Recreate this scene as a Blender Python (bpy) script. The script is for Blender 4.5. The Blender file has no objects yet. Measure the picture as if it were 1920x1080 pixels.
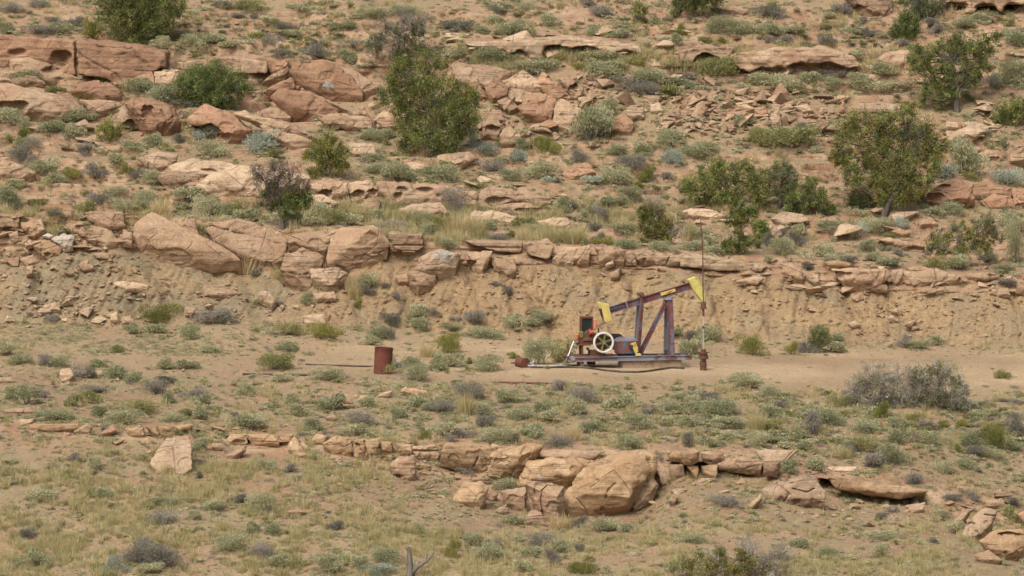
import bpy, bmesh, math, random
import numpy as np
from mathutils import Vector, Matrix

# ------------------------------------------------------------------ camera, sky, sun, exposure
SC = bpy.context.scene
COL = SC.collection
W, H, F = 1920.0, 1080.0, 6450.0          # photograph size and focal length in its pixels
CAM_H, PITCH = 14.0, math.radians(4.0)

cam_data = bpy.data.cameras.new("camera")
cam = bpy.data.objects.new("camera", cam_data)
COL.objects.link(cam)
cam.location = (0, 0, CAM_H)
cam.rotation_euler = (math.radians(90) - PITCH, 0, 0)
cam_data.sensor_width = 36.0
cam_data.lens = 36.0 * F / W
cam_data.clip_start = 1.0
cam_data.clip_end = 6000.0
SC.camera = cam

SUN_EL, SUN_AZ = math.radians(54), math.radians(-152)   # azimuth: 0 = +Y, clockwise from above
world = bpy.data.worlds.new("World")
SC.world = world
world.use_nodes = True
wn = world.node_tree.nodes
wl = world.node_tree.links
wn.clear()
sky = wn.new("ShaderNodeTexSky")
sky.sky_type = 'NISHITA'
sky.sun_disc = False
sky.sun_elevation = SUN_EL
sky.sun_rotation = SUN_AZ
sky.air_density = 0.55
sky.dust_density = 7.0
sky.ozone_density = 0.6
bg = wn.new("ShaderNodeBackground")
bg.inputs[1].default_value = 0.15
wo = wn.new("ShaderNodeOutputWorld")
whs = wn.new("ShaderNodeHueSaturation")                     # a thin white overcast: the blue of the sky is washed out
whs.inputs["Saturation"].default_value = 0.55
wl.new(sky.outputs[0], whs.inputs["Color"])
wl.new(whs.outputs[0], bg.inputs[0])
wl.new(bg.outputs[0], wo.inputs[0])

sun_data = bpy.data.lights.new("sun", 'SUN')
sun_data.energy = 1.15
sun_data.angle = math.radians(40)
sun_data.color = (1.0, 0.95, 0.89)
sun = bpy.data.objects.new("sun", sun_data)
COL.objects.link(sun)
sd = Vector((math.sin(SUN_AZ) * math.cos(SUN_EL), math.cos(SUN_AZ) * math.cos(SUN_EL), math.sin(SUN_EL)))
sun.rotation_euler = (-sd).to_track_quat('-Z', 'Y').to_euler()
sun.location = sd * 100

SC.view_settings.view_transform = 'Standard'
SC.view_settings.look = 'None'
SC.view_settings.gamma = 1.0
SC.view_settings.exposure = 0.42
SC.render.engine = 'CYCLES'
SC.cycles.max_bounces = 6
SC.cycles.diffuse_bounces = 3

rng = np.random.default_rng(11)
random.seed(5)

# ------------------------------------------------------------------ photograph pixel <-> world
CP, SP = math.cos(PITCH), math.sin(PITCH)

def ray(px, py):
    """direction through a photograph pixel, scaled so that its Y is 1"""
    a = (px - W / 2) / F
    b = (H / 2 - py) / F
    dy = CP + b * SP
    dz = -SP + b * CP
    return a / dy, dz / dy

def at(px, py, Y):
    kx, kz = ray(px, py)
    return Vector((kx * Y, Y, CAM_H + kz * Y))

def tile(t, s):
    ox, oy, k = {'A': (0, 0, 3), 'B': (640, 0, 3), 'C': (1280, 0, 3), 'D': (0, 360, 3), 'E': (640, 360, 3),
                 'F': (1280, 360, 3), 'G': (0, 720, 3), 'H': (640, 720, 3), 'I': (1280, 720, 3),
                 'P': (560, 310, 3.84), 'Q': (1260, 180, 2.909), 'Z': (0, 0, 1), 'S': (480, 90, 4.364)}[t]
    out = []
    for q in s.split():
        v = [float(c) for c in q.split(',')]
        out.append((ox + v[0] / k, oy + v[1] / k) + tuple(c / k for c in v[2:]))
    return out

# ------------------------------------------------------------------ numpy gradient noise
_P = np.random.default_rng(3).permutation(512).astype(np.int64)
_PP = np.concatenate([_P, _P])
_G = np.random.default_rng(4).normal(size=(512, 3))
_G /= np.linalg.norm(_G, axis=1)[:, None]

def noise3(p):
    p = np.asarray(p, float)
    i = np.floor(p).astype(np.int64)
    f = p - i
    u = f * f * f * (f * (f * 6 - 15) + 10)
    i &= 511
    res = 0
    for dx in (0, 1):
        for dy in (0, 1):
            for dz in (0, 1):
                h = _PP[_PP[_PP[(i[:, 0] + dx) & 511] + ((i[:, 1] + dy) & 511)] % 512 + ((i[:, 2] + dz) & 511)] % 512
                g = _G[h]
                d = (g[:, 0] * (f[:, 0] - dx) + g[:, 1] * (f[:, 1] - dy) + g[:, 2] * (f[:, 2] - dz))
                w = (u[:, 0] if dx else 1 - u[:, 0]) * (u[:, 1] if dy else 1 - u[:, 1]) * (u[:, 2] if dz else 1 - u[:, 2])
                res = res + d * w
    return res * 1.5

def fbm(p, octaves=4, gain=0.5, lac=2.03):
    p = np.asarray(p, float)
    a, s = 1.0, 0
    for k in range(octaves):
        s = s + a * noise3(p + 17.3 * k)
        p = p * lac
        a *= gain
    return s

# ------------------------------------------------------------------ objects and tags
def link(o, parent=None):
    COL.objects.link(o)
    if parent is not None:
        o.parent = parent
    return o

def tag(o, label=None, cat=None, group=None, kind=None):
    if label: o["label"] = label
    if cat: o["category"] = cat
    if group: o["group"] = group
    if kind: o["kind"] = kind
    return o

def empty(name, loc, rz=0.0):
    o = bpy.data.objects.new(name, None)
    o.location = loc
    o.rotation_euler = (0, 0, rz)
    o.empty_display_size = 0.2
    return link(o)

def mesh_np(name, verts, faces, mats, smooth=False, tint=None, mat_index=None):
    """faces: list of (n x k) int arrays"""
    me = bpy.data.meshes.new(name)
    verts = np.asarray(verts, np.float32)
    faces = [np.asarray(f, np.int32) for f in faces if len(f)]
    nl = sum(f.size for f in faces)
    npol = sum(len(f) for f in faces)
    me.vertices.add(len(verts))
    me.vertices.foreach_set("co", verts.ravel())
    me.loops.add(nl)
    me.loops.foreach_set("vertex_index", np.concatenate([f.ravel() for f in faces]))
    me.polygons.add(npol)
    tot = np.concatenate([np.full(len(f), f.shape[1], np.int32) for f in faces])
    st = np.concatenate([[0], np.cumsum(tot)[:-1]]).astype(np.int32)
    me.polygons.foreach_set("loop_start", st)
    me.polygons.foreach_set("loop_total", tot)
    for m in (mats if isinstance(mats, (list, tuple)) else [mats]):
        me.materials.append(m)
    if mat_index is not None:
        me.polygons.foreach_set("material_index", np.asarray(mat_index, np.int32))
    me.update(calc_edges=True)
    me.polygons.foreach_set("use_smooth", np.full(npol, bool(smooth)))
    if tint is not None:
        a = me.attributes.new("tint", 'FLOAT', 'FACE')
        a.data.foreach_set("value", np.asarray(tint, np.float32))
    me.validate()
    return me

# ------------------------------------------------------------------ materials
def newmat(name):
    m = bpy.data.materials.new(name)
    m.use_nodes = True
    nt = m.node_tree
    b = nt.nodes["Principled BSDF"]
    b.inputs["Specular IOR Level"].default_value = 0.15
    b.inputs["Roughness"].default_value = 0.9
    return m, nt, b

class NB:
    """short hand for building node trees"""
    def __init__(s, nt): s.nt = nt
    def n(s, t, **k):
        o = s.nt.nodes.new(t)
        for a, v in k.items(): setattr(o, a, v)
        return o
    def l(s, a, b): s.nt.links.new(a, b)
    def pos(s):
        return s.n("ShaderNodeNewGeometry").outputs["Position"]
    def mapping(s, vec, scale=(1, 1, 1), loc=(0, 0, 0)):
        m = s.n("ShaderNodeMapping")
        m.inputs["Scale"].default_value = scale
        m.inputs["Location"].default_value = loc
        s.l(vec, m.inputs["Vector"])
        return m.outputs[0]
    def noise(s, vec, scale, detail=4, rough=0.55, dist=0.0):
        o = s.n("ShaderNodeTexNoise")
        o.inputs["Scale"].default_value = scale
        o.inputs["Detail"].default_value = detail
        o.inputs["Roughness"].default_value = rough
        o.inputs["Distortion"].default_value = dist
        s.l(vec, o.inputs["Vector"])
        return o.outputs["Fac"]
    def voro(s, vec, scale, feature='F1', out="Distance"):
        o = s.n("ShaderNodeTexVoronoi", feature=feature)
        o.inputs["Scale"].default_value = scale
        s.l(vec, o.inputs["Vector"])
        return o.outputs[out]
    def ramp(s, fac, stops, mode='LINEAR'):
        r = s.n("ShaderNodeValToRGB")
        r.color_ramp.interpolation = mode
        el = r.color_ramp.elements
        while len(el) < len(stops): el.new(0.5)
        for e, (p, c) in zip(el, stops):
            e.position = p
            e.color = (c if len(c) == 4 else tuple(c) + (1,)) if hasattr(c, '__len__') else (c, c, c, 1)
        s.l(fac, r.inputs[0])
        return r.outputs[0]
    def mix(s, fac, a, b, mode='MIX'):
        m = s.n("ShaderNodeMix", data_type='RGBA', blend_type=mode)
        for sock, v in ((m.inputs[0], fac), (m.inputs[6], a), (m.inputs[7], b)):
            if hasattr(v, 'is_output'): s.l(v, sock)
            elif hasattr(v, '__len__'): sock.default_value = tuple(v) + (1,) if len(v) == 3 else v
            else: sock.default_value = v
        return m.outputs[2]
    def math(s, op, a, b=0.5, clamp=False):
        m = s.n("ShaderNodeMath", operation=op)
        m.use_clamp = clamp
        for sock, v in ((m.inputs[0], a), (m.inputs[1], b)):
            if hasattr(v, 'is_output'): s.l(v, sock)
            else: sock.default_value = v
        return m.outputs[0]
    def attr(s, name):
        a = s.n("ShaderNodeAttribute")
        a.attribute_name = name
        return a.outputs["Fac"]
    def bump(s, h, strength=1.0, dist=0.05, prev=None):
        b = s.n("ShaderNodeBump")
        b.inputs["Strength"].default_value = strength
        b.inputs["Distance"].default_value = dist
        s.l(h, b.inputs["Height"])
        if prev is not None: s.l(prev, b.inputs["Normal"])
        return b.outputs[0]

def rock_nodes(q, P, dark, mid, pale, varnish, vamt):
    """sandstone colour and bump, shared by the boulders and the rock faces of the ground"""
    big = q.noise(P, 0.45, 5, 0.6, 0.4)
    col = q.ramp(big, [(0.3, dark), (0.5, mid), (0.7, pale)])
    st = q.noise(q.mapping(P, (0.35, 0.35, 5.0)), 1.6, 5, 0.65, 0.5)
    col = q.mix(q.ramp(st, [(0.35, 0.0), (0.65, 0.5)]), col, q.mix(0.5, mid, pale))
    v = q.ramp(q.noise(P, 0.8, 6, 0.62, 0.8), [(0.5 - vamt * 0.3, 0.0), (0.68 - vamt * 0.3, 1.0)])
    col = q.mix(q.math('MULTIPLY', v, 0.75), col, varnish)
    fine = q.noise(P, 9.0, 6, 0.7)
    col = q.mix(0.55, col, q.ramp(fine, [(0.25, 0.25), (0.5, 0.5), (0.75, 0.8)]), 'OVERLAY')
    lich = q.ramp(q.noise(P, 5.0, 4, 0.7), [(0.66, 0.0), (0.72, 1.0)])
    col = q.mix(q.math('MULTIPLY', lich, 0.45), col, (0.14, 0.11, 0.085))
    col = q.mix(1.0, col, (0.975, 0.98, 0.93), 'MULTIPLY')
    crack = q.ramp(q.voro(q.mapping(P, (0.8, 0.8, 1.1)), 0.62, 'DISTANCE_TO_EDGE'), [(0.0, 0.0), (0.022, 1.0)])
    gate = q.ramp(q.noise(P, 0.5, 2), [(0.46, 1.0), (0.56, 0.0)])
    crack = q.math('MAXIMUM', crack, gate)
    bed = q.noise(q.mapping(P, (0.22, 0.22, 7.0)), 1.3, 3, 0.5, 0.7)
    bedl = q.ramp(bed, [(0.395, 1.0), (0.41, 0.0), (0.425, 1.0)])       # thin dark bedding seams
    bedl = q.math('MAXIMUM', bedl, q.ramp(q.noise(P, 0.9, 3), [(0.45, 1.0), (0.55, 0.0)]))
    crack = q.math('MINIMUM', crack, bedl)
    col = q.mix(q.math('MULTIPLY', q.math('SUBTRACT', 1.0, crack), 0.24), col, (0.10, 0.068, 0.045))   # dirt in the joints
    hgt = q.math('ADD', q.math('MULTIPLY', st, 0.5), q.math('ADD', q.math('MULTIPLY', fine, 0.5), q.math('MULTIPLY', crack, 0.55)))
    return col, hgt

def rock_mat(name, dark, mid, pale, varnish, vamt=0.3):
    m, nt, b = newmat(name)
    q = NB(nt)
    P = q.pos()
    col, h = rock_nodes(q, P, dark, mid, pale, varnish, vamt)
    oi = q.n("ShaderNodeObjectInfo").outputs["Random"]
    hs = q.n("ShaderNodeHueSaturation")
    q.l(col, hs.inputs["Color"])
    hs.inputs["Saturation"].default_value = 0.94
    q.l(q.math('ADD', q.math('MULTIPLY', oi, 0.34), 0.83), hs.inputs["Value"])
    q.l(hs.outputs[0], b.inputs["Base Color"])
    q.l(q.bump(h, 0.9, 0.09), b.inputs["Normal"])
    return m

TAN_D, TAN_M, TAN_P = (0.225, 0.148, 0.088), (0.325, 0.22, 0.136), (0.42, 0.295, 0.19)
M = {}
M['tan'] = rock_mat('tan_sandstone', TAN_D, TAN_M, TAN_P, (0.27, 0.155, 0.095), 0.12)
M['pale'] = rock_mat('pale_sandstone', (0.29, 0.2, 0.125), (0.39, 0.275, 0.175), (0.47, 0.345, 0.23), (0.33, 0.2, 0.125), 0.0)
M['red'] = rock_mat('red_sandstone', (0.245, 0.137, 0.077), (0.325, 0.187, 0.107), (0.385, 0.24, 0.143), (0.265, 0.145, 0.088), 0.4)
M['pink'] = rock_mat('pinkish_sandstone', (0.275, 0.177, 0.104), (0.35, 0.232, 0.14), (0.425, 0.298, 0.187), (0.305, 0.186, 0.114), 0.3)
M['ochre'] = rock_mat('ochre_sandstone', (0.255, 0.163, 0.085), (0.355, 0.236, 0.129), (0.44, 0.305, 0.178), (0.285, 0.165, 0.088), 0.2)
M['white'] = rock_mat('bleached_stone', (0.36, 0.29, 0.225), (0.47, 0.4, 0.33), (0.6, 0.54, 0.47), (0.44, 0.32, 0.23), 0.0)

M['lichen'] = rock_mat('grey_lichen', (0.24, 0.21, 0.185), (0.34, 0.31, 0.28), (0.44, 0.42, 0.39), (0.28, 0.2, 0.15), 0.05)

def leaf_mat(name, a, b_, c, rand=0.25):
    """three leaf colours picked leaf by leaf, a little different on every plant"""
    m, nt, b = newmat(name)
    q = NB(nt)
    col = q.ramp(q.attr("tint"), [(0.0, a), (0.5, b_), (1.0, c)])
    oi = q.n("ShaderNodeObjectInfo").outputs["Random"]
    hs = q.n("ShaderNodeHueSaturation")
    q.l(col, hs.inputs["Color"])
    q.l(q.math('ADD', q.math('MULTIPLY', oi, rand * 2), 1 - rand), hs.inputs["Value"])
    q.l(q.math('ADD', q.math('MULTIPLY', oi, -0.03), 0.515), hs.inputs["Hue"])
    q.l(hs.outputs[0], b.inputs["Base Color"])
    b.inputs["Specular IOR Level"].default_value = 0.05
    tr = q.n("ShaderNodeBsdfTranslucent")
    q.l(hs.outputs[0], tr.inputs[0])
    ms = q.n("ShaderNodeMixShader")
    ms.inputs[0].default_value = 0.36
    q.l(b.outputs[0], ms.inputs[1]); q.l(tr.outputs[0], ms.inputs[2])
    q.l(ms.outputs[0], nt.nodes["Material Output"].inputs[0])
    return m

M['s'] = leaf_mat('sage_leaves', (0.255, 0.25, 0.135), (0.38, 0.375, 0.215), (0.49, 0.48, 0.30), 0.2)
M['b'] = leaf_mat('silver_sage_leaves', (0.26, 0.285, 0.215), (0.38, 0.41, 0.32), (0.49, 0.515, 0.41), 0.18)
M['g'] = leaf_mat('grey_twigs', (0.17, 0.154, 0.12), (0.275, 0.252, 0.2), (0.40, 0.37, 0.295), 0.22)
M['t'] = leaf_mat('tan_dry_twigs', (0.26, 0.235, 0.185), (0.40, 0.365, 0.29), (0.54, 0.50, 0.41), 0.1)
M['k'] = leaf_mat('brown_twigs', (0.10, 0.078, 0.06), (0.18, 0.142, 0.11), (0.27, 0.22, 0.17), 0.1)
M['o'] = leaf_mat('olive_leaves', (0.18, 0.18, 0.07), (0.30, 0.295, 0.125), (0.43, 0.405, 0.20), 0.22)
M['r'] = leaf_mat('rabbitbrush_leaves', (0.15, 0.148, 0.04), (0.255, 0.25, 0.075), (0.40, 0.38, 0.13), 0.25)
M['y'] = leaf_mat('dry_grass', (0.36, 0.295, 0.145), (0.52, 0.435, 0.225), (0.64, 0.55, 0.33), 0.15)
M['v'] = leaf_mat('grey_green_grass', (0.24, 0.23, 0.125), (0.34, 0.33, 0.185), (0.45, 0.43, 0.26), 0.15)
M['juniper'] = leaf_mat('juniper_sprays', (0.09, 0.125, 0.034), (0.205, 0.25, 0.075), (0.38, 0.40, 0.14), 0.12)
M['juniper_dark'] = leaf_mat('dark_juniper_sprays', (0.065, 0.08, 0.03), (0.135, 0.152, 0.062), (0.25, 0.25, 0.115), 0.12)
M['juniper_gold'] = leaf_mat('yellowing_juniper_sprays', (0.10, 0.10, 0.024), (0.20, 0.185, 0.045), (0.33, 0.27, 0.07), 0.12)
M['juniper_rust'] = leaf_mat('rusty_sprays', (0.11, 0.10, 0.035), (0.22, 0.175, 0.07), (0.34, 0.22, 0.11), 0.12)
M['juniper_grey'] = leaf_mat('greyish_juniper_sprays', (0.11, 0.115, 0.07), (0.19, 0.195, 0.115), (0.29, 0.285, 0.18), 0.12)

def bark_mat(name, a, b_):
    m, nt, b = newmat(name)
    q = NB(nt)
    P = q.pos()
    n1 = q.noise(q.mapping(P, (14, 14, 2.5)), 1.0, 5, 0.65)
    q.l(q.ramp(n1, [(0.3, a), (0.7, b_)]), b.inputs["Base Color"])
    q.l(q.bump(n1, 0.8, 0.03), b.inputs["Normal"])
    return m
M['bark'] = bark_mat('juniper_bark', (0.055, 0.043, 0.033), (0.17, 0.14, 0.115))
M['deadwood'] = bark_mat('grey_dead_wood', (0.085, 0.072, 0.06), (0.215, 0.19, 0.16))
# ------------------------------------------------------------------ the ground: one sheet, laid out as a profile of benches and ledges
def poly(s):
    a = np.array([[float(v) for v in q.split(',')] for q in s.split()])
    return lambda x: np.interp(x, a[:, 0], a[:, 1])

LIP1 = poly("0,793 60,797 230,802 350,802 420,814 540,817 600,817 700,824 830,832 980,838 1100,846 1260,848 1420,853 1500,882 1560,895 1730,912 1800,932 1920,962")
BASE1 = poly("0,803 200,818 350,836 450,846 560,856 640,860 740,872 830,892 900,925 960,950 1060,966 1200,955 1260,910 1300,895 1460,900 1560,932 1700,946 1800,962 1920,1000")
LIP2 = poly("0,402 130,398 230,400 290,402 400,416 530,431 640,428 730,442 800,449 900,456 1040,463 1160,467 1300,476 1400,481 1480,491 1550,492 1650,499 1800,517 1920,517")
BASE2 = poly("0,470 100,455 230,470 300,492 400,505 520,512 620,496 740,474 800,482 900,494 1000,496 1100,502 1250,503 1350,520 1450,517 1540,532 1650,546 1920,552")
FOOT2 = poly("0,606 200,614 400,606 600,608 700,622 900,632 1100,640 1300,641 1500,648 1920,652")
PADF = poly("0,700 300,712 700,716 1100,718 1300,722 1600,738 1920,744")
LIP4 = poly("0,74 330,94 500,112 700,112 850,82 1200,87 1400,94 1600,112 1920,97")
BASE4 = poly("0,150 330,140 500,185 700,185 850,118 1200,116 1280,137 1600,142 1920,117")
C = lambda v: (lambda x: np.full_like(x, float(v)))
R3L = poly("0,405 600,392 1000,415 1200,425 1400,440 1920,475")
R3H = poly("0,350 600,338 1000,365 1200,385 1400,395 1920,425")
R34 = poly("0,252 700,262 1200,262 1500,255 1920,300")

# (row of the photograph or absolute height, distance, rows of quads up to the next knot)
KN = [('z', C(12.3), C(-400), 3), ('z', C(12.3), C(4), 6), ('z', C(-5.5), C(34), 6), ('z', C(-5.2), C(88), 10),
      ('p', C(1230), C(104), 60), ('p', C(1085), C(112.5), 60), ('p', BASE1, lambda x: 127.2 - (BASE1(x) - LIP1(x)) * 0.02, 34),
      ('p', LIP1, C(128.2), 44), ('p', PADF, C(141), 36), ('p', FOOT2, C(158), 84), ('p', BASE2, C(162.3), 30),
      ('p', LIP2, C(163.4), 34), ('p', R3L, C(170.5), 26), ('p', R3H, C(173), 70), ('p', R34, C(182), 84),
      ('p', BASE4, C(189.6), 26), ('p', LIP4, C(190.8), 46), ('p', C(0), C(201), 40), ('p', C(-160), C(226), 16),
      ('z', C(36), C(320), 10), ('z', C(52), C(900), 8), ('z', C(60), C(2500), 0)]
cols = np.concatenate([[-22000, -9000, -4500, -2600, -1700, -1200, -900], np.arange(-700, 2621, 3.2), [2800, 3100, 3600, 4500, 6500, 11000, 24000]]).astype(float)

def knot_xyz(k):
    mode, fz, fy, _ = KN[k]
    y = fy(cols) if callable(fy) else fy
    cc = np.clip(cols, -400, 2320)
    v = fz(np.clip(cc, 0, 1920)) if mode == 'p' else fz(cols)
    if mode == 'p':
        b = (H / 2 - v) / F
        z = CAM_H + y * (-SP + b * CP) / (CP + b * SP)
    else:
        z = v
    return y, z

rows_y, rows_z, rows_k = [], [], []
for k in range(len(KN) - 1):
    y0, z0 = knot_xyz(k); y1, z1 = knot_xyz(k + 1)
    n = KN[k][3]
    for i in range(n):
        t = i / n
        rows_y.append(y0 + (y1 - y0) * t); rows_z.append(z0 + (z1 - z0) * t); rows_k.append(np.full_like(cols, k + t))
y1, z1 = knot_xyz(len(KN) - 1)
rows_y.append(y1); rows_z.append(z1); rows_k.append(np.full_like(cols, len(KN) - 1.0))
GY, GZ, GK = np.array(rows_y), np.array(rows_z), np.array(rows_k)
# soften the profile a little along the slope, so that benches do not meet in ruled lines
for _ in range(3):
    GZ[1:-1] = 0.25 * GZ[:-2] + 0.5 * GZ[1:-1] + 0.25 * GZ[2:]
    GY[1:-1] = 0.25 * GY[:-2] + 0.5 * GY[1:-1] + 0.25 * GY[2:]
GX = (cols[None, :] - W / 2) / F * np.maximum(GY, 100.0)
V = np.stack([GX, GY, GZ], -1).reshape(-1, 3)
KK = GK.reshape(-1)
PXc = np.broadcast_to(cols[None, :], GX.shape).reshape(-1)

def near(k, a, b, soft=0.5):
    return np.clip((k - a) / soft, 0, 1) * np.clip((b - k) / soft, 0, 1)
sig = {}
ledge1 = near(KK, 5.85, 7.25, 0.25)
ledge2 = near(KK, 9.9, 11.25, 0.25)
ledge3 = near(KK, 11.9, 13.1, 0.3)
ledge4 = near(KK, 14.85, 16.4, 0.25)
slick = np.clip(fbm(V * [0.10, 0.16, 0.16] + 5, 4) * 2.4 - 0.1, 0, 1) * near(KK, 11.5, 18.5, 0.6) * 0.9   # bare sandstone pavement on the upper slope
slick = np.maximum(slick, near(KK, 16, 17.2, 0.5) * np.clip((PXc - 820) / 60, 0, 1) * 0.7)
rockm = np.clip(np.maximum.reduce([ledge1 * 0.95, ledge2, ledge3 * 0.8, ledge4, slick]) , 0, 1)
bank = near(KK, 8.95, 10.1, 0.2)
pad = near(KK, 7.9, 9.15, 0.35) * np.clip((PXc - 380) / 350, 0.4, 1)
pad *= np.clip(0.75 + fbm(V * 0.18, 3) * 0.8, 0, 1)
grey = bank * np.clip((620 - PXc) / 120, 0, 1) * np.clip(0.75 + fbm(V * 0.5 + 3, 3), 0.25, 1)
grey = np.maximum(grey, bank * np.clip(fbm(V * 0.35 + 9, 3) * 1.2, 0, 0.5))

# relief: long swells, small hummocks, strata on the rock faces, rills down the cut bank
active = np.clip((V[:, 1] - 60) / 30, 0, 1)
V[:, 2] += active * (1 - 0.85 * pad) * (0.16 * fbm(V * 0.22, 3) + 0.055 * fbm(V * 1.1 + 3, 4))
lay = noise3(np.stack([V[:, 0] * 0.15, V[:, 1] * 0.15, V[:, 2] * 4.2 + 0.5 * noise3(V * 0.3)], 1))
lay2 = noise3(np.stack([V[:, 0] * 0.5, V[:, 1] * 0.3, V[:, 2] * 9], 1))
blk = fbm(V * [0.75, 0.4, 0.6] + 21, 3)
V[:, 1] -= rockm * (1 - np.clip(slick, 0, 1) * 0.8) * (0.22 * lay + 0.08 * lay2 + 0.5 * blk)
# stepped bedrock: the slope above the bank climbs in small sandstone risers, broken here and there
st_m = near(KK, 11.3, 17.8, 0.4) * np.clip(fbm(V * [0.06, 0.12, 0.1] + 51, 3) * 2.5 + 0.55, 0, 1)
ph = V[:, 2] / 0.62 + 0.75 * fbm(V * [0.13, 0.13, 0.05] + 61, 3)
fr_ = ph - np.floor(ph)
V[:, 2] += st_m * 0.62 * (np.clip((fr_ - 0.72) / 0.16, 0, 1) - fr_) * 0.85
riser = st_m * np.clip(1 - np.abs(fr_ - 0.80) / 0.17, 0, 1)
V[:, 1] -= riser * 0.22 * blk
rockm = np.maximum(rockm, np.clip(riser * 1.6, 0, 1))
V[:, 2] += slick * 0.15 * np.floor(2.6 * (fbm(V * [0.16, 0.35, 0.3] + 31, 3) + 1)) / 2.6
rill = 1 - np.abs(noise3(np.stack([V[:, 0] * 0.55 + 0.25 * V[:, 2], V[:, 1] * 0.06, V[:, 2] * 0.12], 1)))
V[:, 1] += bank * 0.8 * np.clip(rill - 0.72, 0, 1) * 2.4
V[:, 1] += bank * (0.22 * fbm(V * 1.3, 4) + 0.065 * fbm(V * 4.5 + 7, 3))
rill2 = 1 - np.abs(noise3(np.stack([V[:, 0] * 1.5 - 0.5 * V[:, 2], V[:, 1] * 0.1, V[:, 2] * 0.3 + 9], 1)))
V[:, 1] += bank * 0.9 * np.clip(rill2 - 0.80, 0, 1) * np.clip((11 - KK) * 0.6, 0, 1)
und = 0
for a_, b_, dd in ((1255, 1470, 1.3), (1535, 1745, 1.6), (415, 565, 0.7), (60, 150, 0.5), (640, 730, 0.5)):          # hollows washed out under the lower ledge
    und = np.maximum(und, dd * np.clip((PXc - a_) / 18, 0, 1) * np.clip((b_ - PXc) / 18, 0, 1))
V[:, 1] += und * np.clip((KK - 5.75) / 0.25, 0, 1) * np.clip((6.72 - KK) / 0.12, 0, 1)
for gx, w_ in ((300, 15), (66, 8)):                                   # two gullies cut into the grey bank
    d = np.exp(-((PXc - gx + 45 * (KK - 9.5) - 22 * noise3(V * 0.45)) / w_) ** 2) * near(KK, 8.95, 9.95, 0.45)
    V[:, 1] += 0.75 * d

nr, nc = GX.shape
idx = np.arange(nr * nc).reshape(nr, nc)
Q = np.stack([idx[:-1, :-1], idx[:-1, 1:], idx[1:, 1:], idx[1:, :-1]], -1).reshape(-1, 4)

m, nt, b = newmat('desert_ground')
q = NB(nt)
P = q.pos()
n_big = q.noise(P, 0.16, 5, 0.6, 0.3)
n_mid = q.noise(P, 0.9, 5, 0.65)
n_fin = q.noise(P, 7.0, 6, 0.75)
soil = q.ramp(n_big, [(0.3, (0.28, 0.18, 0.108)), (0.5, (0.335, 0.225, 0.138)), (0.7, (0.375, 0.265, 0.168))])
soil = q.mix(q.ramp(n_mid, [(0.35, 0.0), (0.7, 0.55)]), soil, (0.305, 0.188, 0.11))
padc = q.ramp(n_mid, [(0.3, (0.365, 0.26, 0.158)), (0.7, (0.46, 0.34, 0.215))])
soil = q.mix(q.ramp(q.noise(P, 0.075, 4, 0.6), [(0.42, 0.0), (0.6, 0.6)]), soil, (0.275, 0.165, 0.10))
soil = q.mix(q.attr("pad"), soil, padc)
shale = q.ramp(n_mid, [(0.3, (0.185, 0.15, 0.096)), (0.7, (0.268, 0.217, 0.14))])
bankc = q.ramp(n_mid, [(0.3, (0.30, 0.2, 0.1)), (0.7, (0.385, 0.27, 0.142))])
bandn = q.noise(q.mapping(P, (0.06, 0.06, 1.1)), 1.5, 4, 0.6, 0.3)
bankc = q.mix(q.ramp(bandn, [(0.42, 0.0), (0.58, 0.75)]), bankc, (0.265, 0.172, 0.092))     # beds of redder clay
soil = q.mix(q.math('MULTIPLY', q.attr("bank"), 0.75), soil, bankc)
soil = q.mix(q.attr("grey"), soil, shale)
soil = q.mix(q.math('MULTIPLY', q.ramp(q.noise(P, 2.4, 6, 0.72, 0.6), [(0.45, 0.0), (0.66, 0.6)]), q.math('SUBTRACT', 1.0, q.attr("pad"))), soil, (0.205, 0.145, 0.095))   # crusted darker soil
# gravel: pale and dark chips of two sizes
g1 = q.n("ShaderNodeTexVoronoi"); g1.inputs["Scale"].default_value = 8.0; q.l(P, g1.inputs["Vector"])
g2 = q.n("ShaderNodeTexVoronoi"); g2.inputs["Scale"].default_value = 3.4; q.l(P, g2.inputs["Vector"])
chip = q.ramp(g1.outputs["Distance"], [(0.12, 1.0), (0.3, 0.0)])
chip2 = q.ramp(g2.outputs["Distance"], [(0.10, 1.0), (0.26, 0.0)])
gate = q.ramp(q.noise(P, 0.6, 4, 0.6), [(0.36, 0.0), (0.56, 1.0)])
sep = q.n("ShaderNodeSeparateColor"); q.l(g1.outputs["Color"], sep.inputs[0])
chipc = q.ramp(sep.outputs[0], [(0.0, (0.20, 0.12, 0.07)), (0.5, (0.36, 0.23, 0.13)), (1.0, (0.52, 0.38, 0.25))])
soil = q.mix(q.math('MULTIPLY', q.math('MULTIPLY', chip, gate), 0.95), soil, chipc)
soil = q.mix(q.math('MULTIPLY', q.math('MULTIPLY', chip2, gate), 0.55), soil, (0.42, 0.285, 0.165))
soil = q.mix(0.6, soil, q.ramp(n_fin, [(0.25, 0.22), (0.5, 0.5), (0.75, 0.8)]), 'OVERLAY')
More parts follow.
